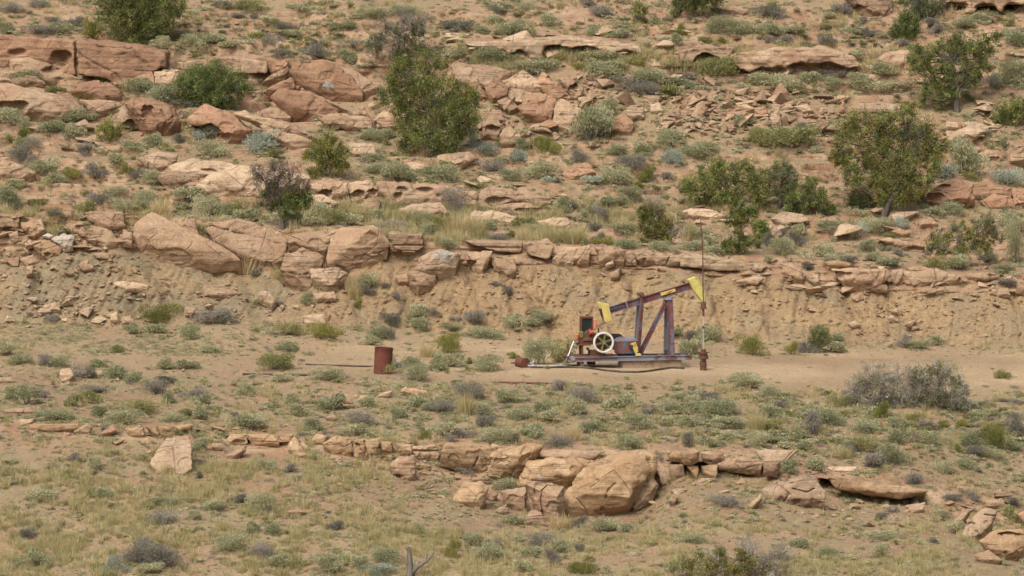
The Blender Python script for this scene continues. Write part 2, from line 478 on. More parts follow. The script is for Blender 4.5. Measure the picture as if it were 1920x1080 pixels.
# thin dry litter and short grass in drifts
lit = q.ramp(q.noise(P, 0.33, 6, 0.7), [(0.40, 0.0), (0.56, 1.0)])
lit = q.math('MULTIPLY', lit, q.ramp(q.noise(P, 5.0, 5, 0.7), [(0.42, 0.0), (0.6, 1.0)]))
soil = q.mix(q.math('MULTIPLY', q.math('MULTIPLY', lit, q.attr("veg")), 0.8), soil, (0.27, 0.25, 0.145))
soil = q.mix(1.0, soil, (0.95, 0.945, 0.87), 'MULTIPLY')
rc, rh = rock_nodes(q, P, TAN_D, TAN_M, TAN_P, (0.27, 0.14, 0.08), 0.25)
edge = q.math('ADD', q.attr("rock"), q.math('MULTIPLY', q.math('SUBTRACT', n_mid, 0.5), 0.9))
rf = q.ramp(edge, [(0.38, 0.0), (0.55, 1.0)])
ghs = q.n("ShaderNodeHueSaturation"); ghs.inputs["Saturation"].default_value = 0.96; ghs.inputs["Value"].default_value = 0.94
q.l(q.mix(rf, soil, rc), ghs.inputs["Color"]); q.l(ghs.outputs[0], b.inputs["Base Color"])
sh = q.math('ADD', q.math('MULTIPLY', n_fin, 0.8), q.math('ADD', q.math('MULTIPLY', chip, 0.35), q.math('MULTIPLY', chip2, 0.6)))
hm = q.n("ShaderNodeMix", data_type='FLOAT')
q.l(rf, hm.inputs[0]); q.l(sh, hm.inputs[2]); q.l(rh, hm.inputs[3])
q.l(q.bump(hm.outputs[0], 0.9, 0.07), b.inputs["Normal"])
M['ground'] = m

gm = mesh_np('desert_ground', V, [Q], m, smooth=True)
veg = np.clip(1 - pad * 1.2 - bank * 0.8 - rockm * 0.8, 0, 1)
for nm, arr in (('rock', rockm), ('pad', pad), ('grey', grey), ('bank', bank), ('veg', veg)):
    gm.attributes.new(nm, 'FLOAT', 'POINT').data.foreach_set("value", np.asarray(arr, np.float32))
ground = tag(link(bpy.data.objects.new('ground', gm)), kind='structure')
bpy.context.view_layer.update()

CAMV = Vector((0, 0, CAM_H))
def hit(px, py):
    """the point of the ground seen at a photograph pixel"""
    kx, kz = ray(px, py)
    ok, p, n, _ = ground.ray_cast(CAMV + Vector((kx, 1, kz)) * 80, Vector((kx, 1, kz)).normalized())
    if not ok:
        return at(px, py, 200.0)
    return p
def drop(x, y):
    ok, p, n, _ = ground.ray_cast(Vector((x, y, 120)), Vector((0, 0, -1)))
    return p.z if ok else 0.0
# ------------------------------------------------------------------ sandstone boulders, slabs and ledge blocks
ROCKS = []
LAND = []          # (phrase, px, py): what plants and stones are told apart by

def world_pt(px, py, Y0, x0, z0, lean, yaw, d=0.0):
    Y = Y0
    for _ in range(4):
        p = at(px, py, Y)
        Y = Y0 + lean * (p.z - z0) + yaw * (p.x - x0) - d
    return at(px, py, Y)

def rock(t, name, mat, pts, label, kind='hull', lean=0.45, bulge=0.22, thick=0.8, fwd=0.0, yaw=0.0, sink=0.35, rnd=3, rough=1.0,
         hollows="", cracks=(), group='sandstone boulders and slabs on the slope', land=None, ridge="", patch=None):
    o = tile(t, pts)
    P2 = np.array([(a[0], a[1]) for a in o])
    c = P2.mean(0)
    bx = c[0]; by = P2[:, 1].max()
    g = hit(bx, by - 1)
    Y0 = g.y - fwd - 0.12
    base = at(bx, by, Y0)
    x0, z0 = base.x, base.z
    sc = Y0 / F
    wid, hei = np.ptp(P2[:, 0]) * sc, np.ptp(P2[:, 1]) * sc
    s = min(wid, hei)
    r = random.Random(name + label)
    wp = lambda a, b_, d=0.0: world_pt(a, b_, Y0, x0, z0, lean, yaw, d)
    front = [wp(*p) for p in P2]
    bm = bmesh.new()
    if kind == 'hull':
        pts3 = list(front)
        for j, p in enumerate(P2):
            if rnd <= 3 and j % 2 and len(P2) > 4: continue          # fewer points: larger broken facets
            k = r.uniform(0.35, 0.85) if rnd <= 3 else r.uniform(0.5, 0.8)
            qx, qy = c + (p - c) * k
            pts3.append(wp(qx, qy, bulge * s * (r.uniform(0.35, 1.35) if rnd <= 3 else r.uniform(0.5, 1.15))))
        for a in (tile(t, ridge) if ridge else []):
            pts3.append(wp(a[0], a[1], bulge * s * 1.25))
        for p, w3 in zip(P2, front):
            qx, qy = c + (p - c) * 0.86
            b3 = wp(qx, qy, -thick * s)
            b3.z -= 0.08 * thick * s
            pts3.append(b3)
            if p[1] > c[1] and sink:
                pts3.append(w3 + Vector((0, 0.25 * s, -sink * s)))
        vs = [bm.verts.new(p) for p in pts3]
        res = bmesh.ops.convex_hull(bm, input=vs)
        bmesh.ops.delete(bm, geom=[v for v in bm.verts if not v.link_faces], context='VERTS')
    else:
        th = thick * s
        fr = [bm.verts.new(p + Vector((0, 0, 0))) for p in front]
        bk = [bm.verts.new(p + Vector((0, th, th * 0.04))) for p in front]
        bm.faces.new(fr); bm.faces.new(bk[::-1])
        n = len(fr)
        for i in range(n):
            bm.faces.new((fr[i], bk[i], bk[(i + 1) % n], fr[(i + 1) % n]))
    bmesh.ops.recalc_face_normals(bm, faces=bm.faces)
    bmesh.ops.triangulate(bm, faces=bm.faces)
    for v in bm.verts: v.co -= base
    me = bpy.data.meshes.new(name)
    bm.to_mesh(me); bm.free()
    ob = link(bpy.data.objects.new(name, me))
    ob.location = base
    md = ob.modifiers.new('r', 'REMESH')
    md.mode = 'VOXEL'
    md.voxel_size = max(0.03, min(0.08, max(wid, hei, thick * s) / 60))
    tag(ob, label, 'rock', group, 'thing')
    pc = c
    if land: LAND.append((land, pc[0], pc[1]))
    ROCKS.append((ob, mat, rnd, rough, s, tile(t, hollows) if hollows else [], [tile(t, k) for k in cracks], sc, P2, (patch[0], tile(t, patch[1])) if patch else None))

def finish_rocks():
    bpy.context.view_layer.update()
    dg = bpy.context.evaluated_depsgraph_get()
    for ob, mat, rnd, rough, s, hol, crk, sc, P2, pat in ROCKS:
        me = bpy.data.meshes.new_from_object(ob.evaluated_get(dg))
        old = ob.data
        ob.modifiers.clear()
        ob.data = me
        me.name = ob.name
        bpy.data.meshes.remove(old)
        nv = len(me.vertices)
        if nv == 0: continue
        co = np.empty(nv * 3, np.float32); me.vertices.foreach_get("co", co); co = co.reshape(-1, 3).astype(float)
        ed = np.empty(len(me.edges) * 2, np.int32); me.edges.foreach_get("vertices", ed); ed = ed.reshape(-1, 2)
        a = np.concatenate([ed[:, 0], ed[:, 1]]); b_ = np.concatenate([ed[:, 1], ed[:, 0]])
        deg = np.maximum(np.bincount(a, minlength=nv), 1)[:, None]
        def smooth(x, k, f=0.5):
            for _ in range(k):
                av = np.stack([np.bincount(a, weights=x[b_, i], minlength=nv) for i in range(x.shape[1])], 1) / deg
                x = x + (av - x) * f
            return x
        co = smooth(co, rnd if rnd > 3 else 1)
        loc = np.array(ob.location)
        w = co + loc
        me.vertices.foreach_set("co", co.astype(np.float32).ravel()); me.update()
        no = np.empty(nv * 3, np.float32); me.vertices.foreach_get("normal", no); no = no.reshape(-1, 3).astype(float)
        A = min(s, 1.6) * rough
        seed = (int(P2.sum() * 10) % 997) * 0.37
        d = 0.075 * A * fbm(w * (0.9 / max(s, 0.5)) * 1.1 + seed, 3) + 0.03 * A * fbm(w * 2.2 + seed, 4)
        fl = noise3(w * (2.2 / max(s, 0.6)) + seed + 40)                     # broken-off facets
        d -= 0.14 * A * np.clip(np.round(fl * 2.2) / 2.2, 0, 1)
        strata = noise3(np.stack([w[:, 0] * 0.25, w[:, 1] * 0.25, w[:, 2] * 5.5 + 0.9 * w[:, 0] * 0.1 + seed], 1))
        d += (1 - np.abs(no[:, 2])) * 0.026 * A * np.sign(strata) * np.abs(strata) ** 0.6
        co = co + no * d[:, None]
        # photograph pixels of the points, for hollows and cracks that belong to this rock
        w = co + loc
        zc = w[:, 1] * CP - (w[:, 2] - CAM_H) * SP
        px = W / 2 + F * w[:, 0] / zc
        py = H / 2 - F * ((w[:, 2] - CAM_H) * CP + w[:, 1] * SP) / zc
        seed_h = 3.7
        frontm = np.clip(-no[:, 1] * 1.5 + 0.35, 0, 1)
        for hx, hy, rx, ry in [h[:4] for h in hol]:
            jx = px + rx * 0.32 * noise3(w * (1.1 / (rx * sc)) + seed_h)
            jy = py + ry * 0.55 * noise3(w * (1.1 / (rx * sc)) + seed_h + 9)
            low_ = jy > hy                                              # roof sharp, floor running out
            e = (np.abs(jx - hx) / rx) ** 2 + (np.abs(jy - hy) / np.where(low_, ry * 1.5, ry * 0.9)) ** 2
            dep = np.where(low_, np.clip(1 - e, 0, 1) ** 0.9, np.clip(1 - e, 0, 1) ** 0.5) * min(rx, ry * 1.6) * sc * 1.5
            co[:, 1] += dep * frontm
            co[:, 2] += dep * 0.12 * frontm
        for line in crk:
            dm = np.full(nv, 1e9)
            L = np.array([(k[0], k[1]) for k in line])
            for p0, p1 in zip(L[:-1], L[1:]):
                v = p1 - p0
                tt = np.clip(((px - p0[0]) * v[0] + (py - p0[1]) * v[1]) / (v @ v), 0, 1)
                dm = np.minimum(dm, np.hypot(px - p0[0] - tt * v[0], py - p0[1] - tt * v[1]))
            co[:, 1] += np.clip(1 - dm / 2.2, 0, 1) * 0.16 * frontm
        me.vertices.foreach_set("co", co.astype(np.float32).ravel())
        me.polygons.foreach_set("use_smooth", np.ones(len(me.polygons), bool))
        me.materials.clear(); me.materials.append(M[mat])
        if pat:                                                       # lichen or a stain, a colour of the stone itself
            me.materials.append(M[pat[0]])
            nl = len(me.loops); li = np.empty(nl, np.int32); me.loops.foreach_get("vertex_index", li)
            ls = np.empty(len(me.polygons), np.int32); me.polygons.foreach_get("loop_start", ls)
            fv = li[ls]
            jit = 0.7 * noise3(w * 3.5 + 2) + 0.5 * noise3(w * 8.0 + 5)
            mi = np.zeros(len(ls), np.int32)
            for hx, hy, rx, ry in pat[1]:
                e = ((px - hx) / rx) ** 2 + ((py - hy) / ry) ** 2 + jit
                mi = np.maximum(mi, ((e < 0.75) & (frontm > 0.2))[fv].astype(np.int32))
            me.polygons.foreach_set("material_index", mi)
        me.update()
LEDGE = dict(kind='prism', lean=0.1, rnd=2)
G_UP, G_MID, G_LOW = 'rocks of the upper ledges', 'rocks along the ledge above the cut bank', 'rocks along the lower ledge'
def up(*a, **k): rock(*a, **{**dict(group=G_UP, fwd=0.22), **k})
def mid(*a, **k): rock(*a, **{**dict(group=G_MID, fwd=0.25), **k})
def low(*a, **k): rock(*a, **{**dict(group=G_LOW, fwd=0.1), **k})

# upper left: the long wall under the big juniper and the tumbled slabs below it
up('A', 'rock_ledge', 'red', "-90,205 180,215 415,232 428,425 330,440 -90,400", "reddish brown cliff block with a shaded hollow at the upper left edge", **LEDGE, thick=2.0, hollows="340,320,60,45 90,290,60,18", cracks=["-60,320 160,330 300,365"])
up('A', 'rock_ledge', 'red', "430,235 700,250 930,298 925,380 860,400 850,475 640,475 600,440 430,425", "broad smooth cliff slab with a slanting crack below the big juniper", **LEDGE, thick=2.0, cracks=["430,290 520,350 660,420", "760,398 860,402"], land="the cracked cliff slab under the juniper")
up('A', 'boulder', 'tan', "50,330 150,320 260,350 350,400 465,440 380,475 250,460 130,430 50,400", "lobed tan boulder lying against the reddish brown cliff block", rnd=6, hollows="290,395,60,22")
up('A', 'rock_slab', 'tan', "-40,375 200,420 260,470 100,480 -40,440", "low tan slab in front of the lobed boulder by the cliff", rnd=5)
up('A', 'boulder', 'red', "420,470 540,440 640,470 725,548 560,560 400,512", "reddish dome shaped boulder at the foot of the cracked cliff slab", rnd=6)
up('A', 'boulder', 'red', "640,470 860,400 872,470 780,485 690,495", "dark undercut block beneath the cracked cliff slab", fwd=0.5)
up('A', 'boulder', 'pale', "860,400 920,388 1005,390 1000,480 960,492 870,466", "pale squarish boulder between the cracked cliff slab and the round juniper", bulge=0.3)
up('A', 'rock_ledge', 'tan', "-90,430 60,475 200,520 430,560 505,630 420,662 250,652 0,642 -90,642", "long low tan outcrop with a shadowed cave at the left edge", rnd=5, bulge=0.4, hollows="40,600,120,45", thick=1.4, land="the shadowed cave at the left edge")
up('A', 'boulder', 'tan', "440,555 650,560 690,592 560,642 500,622", "flat topped tan boulder beside the long outcrop with the cave", rnd=5)
up('A', 'boulder', 'tan', "650,640 700,600 800,582 812,690 700,702 660,672", "tan boulder with a dark slot under its lower edge beside an arched rock", rnd=5, hollows="745,690,50,22")
up('A', 'boulder', 'red', "680,570 800,545 980,588 1010,690 960,722 840,748 845,690 805,600", "arched rock with a deep curved hollow in its left side", rnd=5, hollows="830,630,35,45", cracks=["905,620 935,680 915,730"], land="the arched hollow rock", bulge=0.3)
up('A', 'boulder', 'red', "1040,660 1150,578 1262,622 1262,670 1440,740 1310,808 1220,782 1200,715 1050,695", "humped reddish boulder overhanging a silvery sagebrush", rnd=5, bulge=0.32, hollows="1150,735,90,45 1260,765,40,22", land="the humped reddish boulder")
up('A', 'rock_slab', 'tan', "1310,640 1380,618 1620,688 1795,770 1760,800 1560,720 1450,690", "long tan slab slanting down behind the humped reddish boulder", rnd=4)
up('A', 'rock_slab', 'tan', "1450,695 1600,738 1770,800 1670,835 1560,790 1480,750", "lower of two slanting tan slabs beside the humped reddish boulder", rnd=4, fwd=0.3)
up('A', 'rock_ledge', 'tan', "980,350 1300,320 1510,350 1500,410 1300,410 980,392", "low reddish tan wall behind the round juniper", **LEDGE, thick=1.5)
up('S', 'rock_slab', 'red', "270,105 540,90 690,150 790,215 870,330 880,405 750,415 600,385 480,345 340,280 280,190", "large rust red tilted slab with a grey lichen patch", lean=0.12, thick=0.5, bulge=0.06, fwd=0.45, rnd=2, land="the red tilted slab with a lichen patch", rough=0.7, patch=("lichen", "595,300,52,40"))
up('S', 'rock_slab', 'tan', "560,100 800,180 1050,320 1000,385 935,440 880,400 870,330 790,215 690,150", "tan split off edge of the large rust red tilted slab", lean=0.12, rnd=2, fwd=-0.3)
up('S', 'rock_slab', 'red', "75,85 270,95 265,150 200,200 125,200", "red block leaning at the top end of the lichen patched slab", lean=0.12, fwd=0.45, rnd=2)
up('S', 'rock_slab', 'tan', "60,275 130,215 265,145 270,195 225,235", "thin tan plate propped beside the lichen patched slab", lean=0.12, thick=0.5, fwd=0.45, rnd=2)
up('S', 'boulder', 'red', "45,350 150,300 290,235 335,320 130,370 60,400", "reddish wedge under the thin propped tan plate", lean=0.12, fwd=0.45, rnd=2)
up('S', 'rock_slab', 'red', "105,400 185,325 330,322 560,400 700,500 560,600 430,570 250,500", "dark reddish slab lying below the lichen patched slab", lean=0.12, thick=0.5, fwd=0.45, rnd=2, bulge=0.1, rough=0.8)
up('S', 'rock_slab', 'tan', "330,320 440,350 640,440 870,545 850,560 690,510 560,420", "pale edge slab lying on the dark reddish slab", lean=0.5, fwd=0.45, rnd=2, thick=0.4)
up('S', 'boulder', 'tan', "0,520 120,475 200,478 290,570 180,590 20,560", "low tan boulder below the left end of the dark reddish slab", fwd=0.45, rnd=4)
up('S', 'rock_slab', 'pink', "480,540 700,535 930,565 985,665 800,655 560,610", "flat pinkish slab between the lichen patched slab and the central juniper", lean=0.6, fwd=0.45, rnd=3, thick=0.5)
up('S', 'boulder', 'tan', "830,480 890,475 940,570 880,560", "small upright wedge beneath the overhang of the lichen patched slab", fwd=0.45, rnd=2)
up('S', 'boulder', 'pale', "910,460 980,430 1005,470 930,492", "small pale stone at the right foot of the lichen patched slab", fwd=0.45, rnd=4)
up('S', 'boulder', 'pink', "955,590 1040,510 1150,560 1150,640 1045,685 990,660", "pinkish boulder tucked against the left side of the central juniper", fwd=0.45, rnd=3)
up('S', 'rock_slab', 'pale', "690,790 800,770 970,785 980,870 830,880 700,850", "pale rounded slab between the small yellow green juniper and the central juniper", fwd=0.45, rnd=6, lean=0.7)
up('A', 'boulder', 'tan', "760,890 900,852 1005,870 965,942 870,952", "rounded tan boulder of the pale cluster above the grey snag, upper left one", rnd=7, lean=0.6)
up('A', 'boulder', 'pale', "940,930 1100,885 1405,935 1330,990 1130,990 960,970", "long rounded boulder in the middle of the pale cluster above the grey snag", rnd=7, lean=0.6, hollows="1180,960,50,12")
up('A', 'boulder', 'tan', "870,990 1000,955 1130,990 1090,1035 930,1042", "small rounded boulder at the lower left of the pale cluster above the snag", rnd=7)
up('A', 'boulder', 'pale', "1105,1040 1200,970 1400,928 1590,958 1745,1000 1680,1080 1450,1092 1110,1085", "broad smooth pale boulder just behind the grey snag", rnd=6, lean=0.6, land="the broad pale boulder behind the snag")
up('A', 'boulder', 'tan', "-50,880 120,928 205,970 120,1002 -50,1000", "low tan boulder at the left edge below the long cave outcrop", rnd=6)
up('A', 'boulder', 'tan', "180,850 310,878 355,930 220,915", "small tan boulder below the flat topped boulder near the left edge", rnd=5)

# upper middle: the caved ledge, the tumbled blocks right of the central juniper
up('B', 'rock_ledge', 'pale', "690,248 1000,225 1280,212 1480,240 1685,262 1695,302 1480,315 1480,335 1110,335 1050,338 960,325 920,290 740,268", "long pale ledge hollowed by a wide shallow cave", **LEDGE, thick=2.2, hollows="1005,328,52,40 1300,322,178,74 1590,306,80,22 800,275,80,12", land="the long pale ledge with a wide cave")
up('B', 'rock_ledge', 'tan', "620,360 800,362 985,400 930,462 820,495 640,450", "tan shelf partly hidden by the central juniper", rnd=3)
up('B', 'rock_slab', 'red', "690,450 760,455 838,556 720,545", "narrow red slab at the right edge of the central juniper", rnd=2, thick=0.5)
up('B', 'boulder', 'red', "800,490 860,453 955,480 930,535 850,572", "dark angular block next to the narrow red slab", rnd=2)
up('B', 'boulder', 'tan', "900,455 1020,393 1170,490 1100,505 1060,535 940,490", "tan wedge shaped block on top of the tumbled pile", rnd=2, land="the tan wedge atop the tumbled pile")
up('B', 'rock_slab', 'red', "1108,440 1130,403 1222,460 1302,552 1220,562 1110,480", "reddish slab tilted down to the right on the tumbled pile", rnd=2, thick=0.5)
up('B', 'boulder', 'tan', "1220,438 1300,438 1415,550 1300,550", "tan block with a dark pit at the right end of the tumbled pile", rnd=3, hollows="1315,495,40,32")
up('B', 'boulder', 'red', "1000,612 1060,540 1200,520 1215,570 1190,690 1100,672 1010,640", "dark reddish block in the middle of the tumbled pile", rnd=2)
up('B', 'boulder', 'tan', "1200,570 1240,560 1400,650 1385,722 1300,742 1190,695", "big tan slab face in front of the dark reddish middle block", rnd=2, land="the big tan slab of the tumbled pile", bulge=0.1)
up('B', 'boulder', 'tan', "920,470 1060,520 1200,560 1180,620 1000,590 930,540", "broad tan block behind the dark reddish middle block", rnd=2, fwd=-0.5)
up('B', 'boulder', 'tan', "868,570 930,548 1012,610 950,635", "small tan block left of the dark reddish middle block", rnd=2)
up('B', 'boulder', 'tan', "890,752 930,690 1012,760 1000,802 900,805", "pointed tan boulder above the bright green bush", rnd=2)
up('B', 'rock_slab', 'pink', "770,620 910,628 922,680 800,685", "flat pinkish stone beside the right side of the central juniper", rnd=3)
up('B', 'boulder', 'tan', "780,690 860,640 900,700 880,790 780,790", "rough tan boulder at the right foot of the central juniper", rnd=3, hollows="850,720,45,20")
up('B', 'boulder', 'red', "1508,680 1590,628 1655,700 1622,748 1520,732", "lone rounded red boulder on the rubble slope", rnd=3, land="the lone rounded red boulder")
up('B', 'boulder', 'tan', "1598,605 1700,598 1705,660 1610,655", "tan boulder just above the lone rounded red boulder", rnd=3)
up('B', 'boulder', 'pale', "1738,590 1790,573 1808,625 1740,632", "small pale block at the upper end of the rubble slope", rnd=2)
up('B', 'rock_slab', 'tan', "530,870 720,848 775,890 640,932 530,905", "flat tan slab in the shade below the central juniper", rnd=4, lean=0.8)
up('B', 'rock_slab', 'pink', "290,930 400,908 545,940 480,962 340,962", "low pinkish slab in the sagebrush below the central juniper", rnd=4, lean=0.8)
up('B', 'rock_slab', 'red', "1260,940 1400,915 1440,970 1300,1010 1240,985", "low red bedrock hump in the middle of the upper slope", rnd=5, lean=0.8)

# upper right
up('C', 'rock_ledge', 'tan', "-20,290 100,262 292,268 255,335 150,345 40,355 -20,345", "tan ledge end with a wide low cave above pale green brush", **LEDGE, thick=2.0, hollows="148,346,112,44")
up('C', 'rock_ledge', 'tan', "240,345 300,298 560,278 800,272 955,318 1005,370 925,392 900,430 800,440 600,440 420,410 340,392", "massive overhanging tan ledge with two scooped hollows", **LEDGE, thick=2.2, hollows="775,398,165,52 480,412,95,42 610,430,60,26", land="the massive overhanging tan ledge")
up('C', 'boulder', 'tan', "918,382 960,345 1003,372 990,392", "small boulder under the right end of the massive overhanging ledge", rnd=4)
up('C', 'rock_ledge', 'tan', "1085,332 1160,288 1295,278 1295,362 1160,375", "tan outcrop left of the upper right juniper", rnd=4)
up('C', 'boulder', 'tan', "865,-40 1180,-40 1187,60 1150,92 1040,72 955,28", "huge smooth boulder cut off by the top edge", rnd=5, land="the huge smooth boulder at the top edge", hollows="990,45,30,20")
up('C', 'rock_ledge', 'tan', "1470,-60 1950,-60 1950,28 1830,28 1795,75 1755,34 1665,34 1632,78 1585,72 1612,34 1470,26", "arched ledge with small pillars at the top right corner", **LEDGE, thick=2.0, hollows="1540,40,70,30 1705,40,55,28 1880,40,70,25")
up('C', 'rock_slab', 'tan', "148,38 372,52 375,66 340,76 165,52", "thin flat plate below the juniper at the top edge", rnd=2, fwd=0.4)
up('C', 'rock_ledge', 'tan', "1808,310 1860,288 1950,298 1950,352 1840,335", "tan ledge end at the right edge beside the upper right juniper", rnd=4, hollows="1880,325,60,15")
up('C', 'boulder', 'tan', "50,642 110,568 142,622 92,658", "pointed tan rock at the left end of the rubble field", rnd=2)
up('C', 'rock_slab', 'pale', "298,582 420,556 442,570 310,592", "thin pale plate lying across the rubble field", rnd=2, thick=0.9)
up('C', 'rock_slab', 'tan', "490,640 540,608 557,702 500,712", "upright reddish tan plate in the middle of the rubble field", rnd=2)
up('C', 'boulder', 'pale', "618,600 700,583 742,626 680,632", "pale flat rock at the top of the rubble field", rnd=2)
up('C', 'boulder', 'tan', "240,700 270,658 302,720 270,752", "narrow tan rock near the lower left of the rubble field", rnd=2)
up('C', 'rock_slab', 'red', "878,620 905,558 922,628 882,630", "thin fin of rock standing on the rubble field", rnd=1, thick=0.5)
up('C', 'rock_slab', 'tan', "400,712 480,668 502,700 430,735", "leaning slab with a dark gap beneath it in the rubble field", rnd=2, fwd=0.3)
up('C', 'boulder', 'tan', "740,720 790,663 832,700 780,735", "tan block by the left branches of the main right juniper", rnd=2)
up('C', 'boulder', 'red', "400,620 460,590 490,640 430,660", "dark red block behind the leaning slab of the rubble field", rnd=2)
up('C', 'boulder', 'tan', "820,560 880,530 940,540 900,580", "tan block at the upper right of the rubble field", rnd=2)
up('C', 'rock_slab', 'pale', "940,600 1100,570 1260,600 1240,640 960,630", "low bedrock shelf above the main right juniper", rnd=5, lean=0.8)
up('C', 'rock_slab', 'pale', "1480,740 1640,698 1705,740 1600,795 1490,792", "flat pale slab beside the trunk of the upper right juniper", rnd=3, lean=0.6)
up('C', 'rock_slab', 'pale', "1480,680 1545,688 1555,722 1480,714", "small pale slab just above the flat pale slab near the upper right juniper", rnd=2)
up('C', 'rock_slab', 'pale', "1560,690 1650,678 1725,715 1700,740 1580,712", "pale slab right of the small slab near the upper right juniper", rnd=2)
up('C', 'boulder', 'tan', "1648,862 1722,838 1805,890 1720,904", "tan boulder with a dark cleft near the right edge", rnd=3, hollows="1750,890,40,12")
up('C', 'boulder', 'pink', "1838,862 1920,818 1950,900 1838,915", "big pinkish boulder cut off by the right edge", rnd=3)
up('Q', 'rock_ledge', 'red', "1388,538 1430,498 1530,458 1640,475 1655,562 1520,575 1460,580", "red overhanging ledge beak right of the main right juniper", rnd=3, fwd=0.6, thick=1.2, hollows="1440,550,60,22 1475,490,50,12", land="the red overhanging ledge by the right edge")
up('Q', 'rock_ledge', 'red', "1610,542 1640,475 1780,480 1862,500 1852,548 1640,565", "middle block of the red overhanging ledge near the right edge", rnd=3, thick=1.2)
up('Q', 'boulder', 'red', "1680,572 1740,533 1852,545 1875,602 1720,610", "dark red boulder under the red overhanging ledge", rnd=3, fwd=0.2)
up('Q', 'rock_ledge', 'red', "1850,500 1950,508 1950,602 1860,595", "last block of the red ledge, cut off by the right edge", rnd=3, thick=1.2)

# the pitted ledge in the middle of the slope
g3 = 'rocks of the pitted middle ledge'
up('P', 'boulder', 'tan', "78,130 200,95 352,128 352,192 240,212 230,238 150,202 92,178", "tan boulder with a dark socket, left end of the pitted ledge", rnd=5, hollows="195,205,50,32", group=g3)
up('P', 'boulder', 'tan', "360,130 500,103 572,160 562,207 470,228 368,217", "tan boulder with two dark sockets in the pitted ledge", rnd=5, hollows="425,205,52,28 532,188,34,24", group=g3)
up('P', 'rock_ledge', 'tan', "548,112 800,112 1000,148 1292,183 1292,302 1040,268 900,276 700,284 650,222 560,162", "long pitted ledge pierced by several small round holes", rnd=4, lean=0.3, thick=1.0, bulge=0.12, hollows="715,222,38,28 745,175,42,20 905,180,78,20 1010,215,20,13", group=g3, land="the pitted ledge with round holes")
up('P', 'boulder', 'pale', "72,200 180,213 285,265 250,302 130,294", "pale tilted boulder below the left end of the pitted ledge", rnd=4, group=g3, hollows="190,280,50,14")
up('P', 'boulder', 'tan', "418,292 530,228 592,260 582,332 520,334", "pyramid shaped tan boulder below the pitted ledge", rnd=4, group=g3)
up('P', 'boulder', 'pale', "718,312 800,273 1030,268 1088,340 1000,378 750,355", "large flat topped pale boulder in front of the pitted ledge", rnd=4, group=g3, land="the flat topped boulder below the pitted ledge", bulge=0.3)
up('P', 'rock_ledge', 'tan', "1283,210 1330,163 1480,153 1622,203 1655,262 1500,268 1350,258 1280,252", "domed cap rock over a dark slot, right end of the pitted ledge", rnd=4, fwd=0.7, thick=1.2, hollows="1430,245,85,22", group=g3, land="the domed cap rock")
up('P', 'boulder', 'tan', "1283,255 1330,248 1405,310 1380,328 1300,312", "small wedge under the left end of the domed cap rock", rnd=3, group=g3)
up('P', 'rock_slab', 'tan', "1398,292 1530,273 1660,268 1795,330 1600,348 1420,328", "overhanging lower slab beneath the domed cap rock", rnd=3, fwd=0.5, group=g3, hollows="1670,325,120,18", thick=1.0)
up('P', 'boulder', 'tan', "1638,240 1700,208 1820,230 1815,275 1740,288 1650,267", "rounded tan block right of the domed cap rock", rnd=4, group=g3)
up('P', 'boulder', 'pale', "1190,385 1260,328 1390,323 1572,368 1575,422 1250,414", "smooth pale hump below the domed cap rock", rnd=5, group=g3)
up('P', 'rock_slab', 'pale', "1705,408 1830,373 1940,372 1960,410 1940,460 1760,432", "flat pale slab with a dark front edge below the domed cap rock", rnd=3, group=g3)
up('F', 'rock_slab', 'pale', "488,150 560,108 690,128 718,165 640,190 560,182", "long pale slab with a dark notch right of the twin junipers", rnd=4, hollows="660,185,60,12", lean=0.7, group=g3, land="the notched pale slab")
up('F', 'rock_slab', 'pale', "438,170 500,168 558,230 540,272 480,244", "leaning pale slab just right of the twin junipers", rnd=4, lean=0.7, group=g3)
up('F', 'rock_slab', 'tan', "1085,265 1150,253 1362,298 1352,328 1200,294", "thin tan plate with a dark gap near the grey green juniper", rnd=3, fwd=0.3, thick=0.8, group=g3, hollows="1320,318,50,12")
up('F', 'rock_slab', 'red', "1168,220 1220,203 1282,230 1240,247", "small red slab above the thin tan plate", rnd=2, group=g3)
up('F', 'rock_slab', 'pale', "20,90 150,95 240,130 170,150 30,130", "flat pale bedrock shelf left of the twin junipers", rnd=4, lean=0.9, group=g3)
up('F', 'boulder', 'tan', "1320,162 1400,143 1442,180 1330,193", "tan boulder below the red overhanging ledge", rnd=3, group=g3)

# the ledge above the cut bank
mid('D', 'ledge_block', 'pink', "-60,125 110,138 102,205 -60,195", "pinkish ledge block at the left edge above the grey bank", **LEDGE, thick=1.6)
mid('D', 'ledge_block', 'pink', "108,170 232,148 258,212 190,245 128,205", "square pinkish block above the bleached white stone", rnd=2)
mid('D', 'rock_slab', 'pink', "355,205 380,170 560,188 620,208 682,292 600,295 480,255", "broad brown slab sloping behind the bleached white stone", rnd=2, lean=0.7)
mid('D', 'rock_ledge', 'pink', "470,120 560,108 690,110 705,190 632,215 560,190 500,155", "dark edged ledge block left of the great tilted slab", rnd=2, thick=1.2, land="the dark edged block on the ledge")
mid('D', 'ledge_block', 'tan', "690,205 745,225 745,300 690,290", "small block wedged against the left end of the great tilted slab", rnd=2)
mid('D', 'rock_slab', 'pink', "748,180 852,108 935,142 1112,252 1322,342 1365,382 1200,404 960,352 780,312 748,272", "great tilted slab sloping down over the cut bank", rnd=2, lean=0.38, bulge=0.12, thick=0.7, land="the great tilted slab", rough=0.8, ridge="850,180 1050,280")
mid('D', 'ledge_block', 'tan', "920,140 1100,150 1122,242 1060,218", "shadowed block behind the upper edge of the great tilted slab", rnd=2)
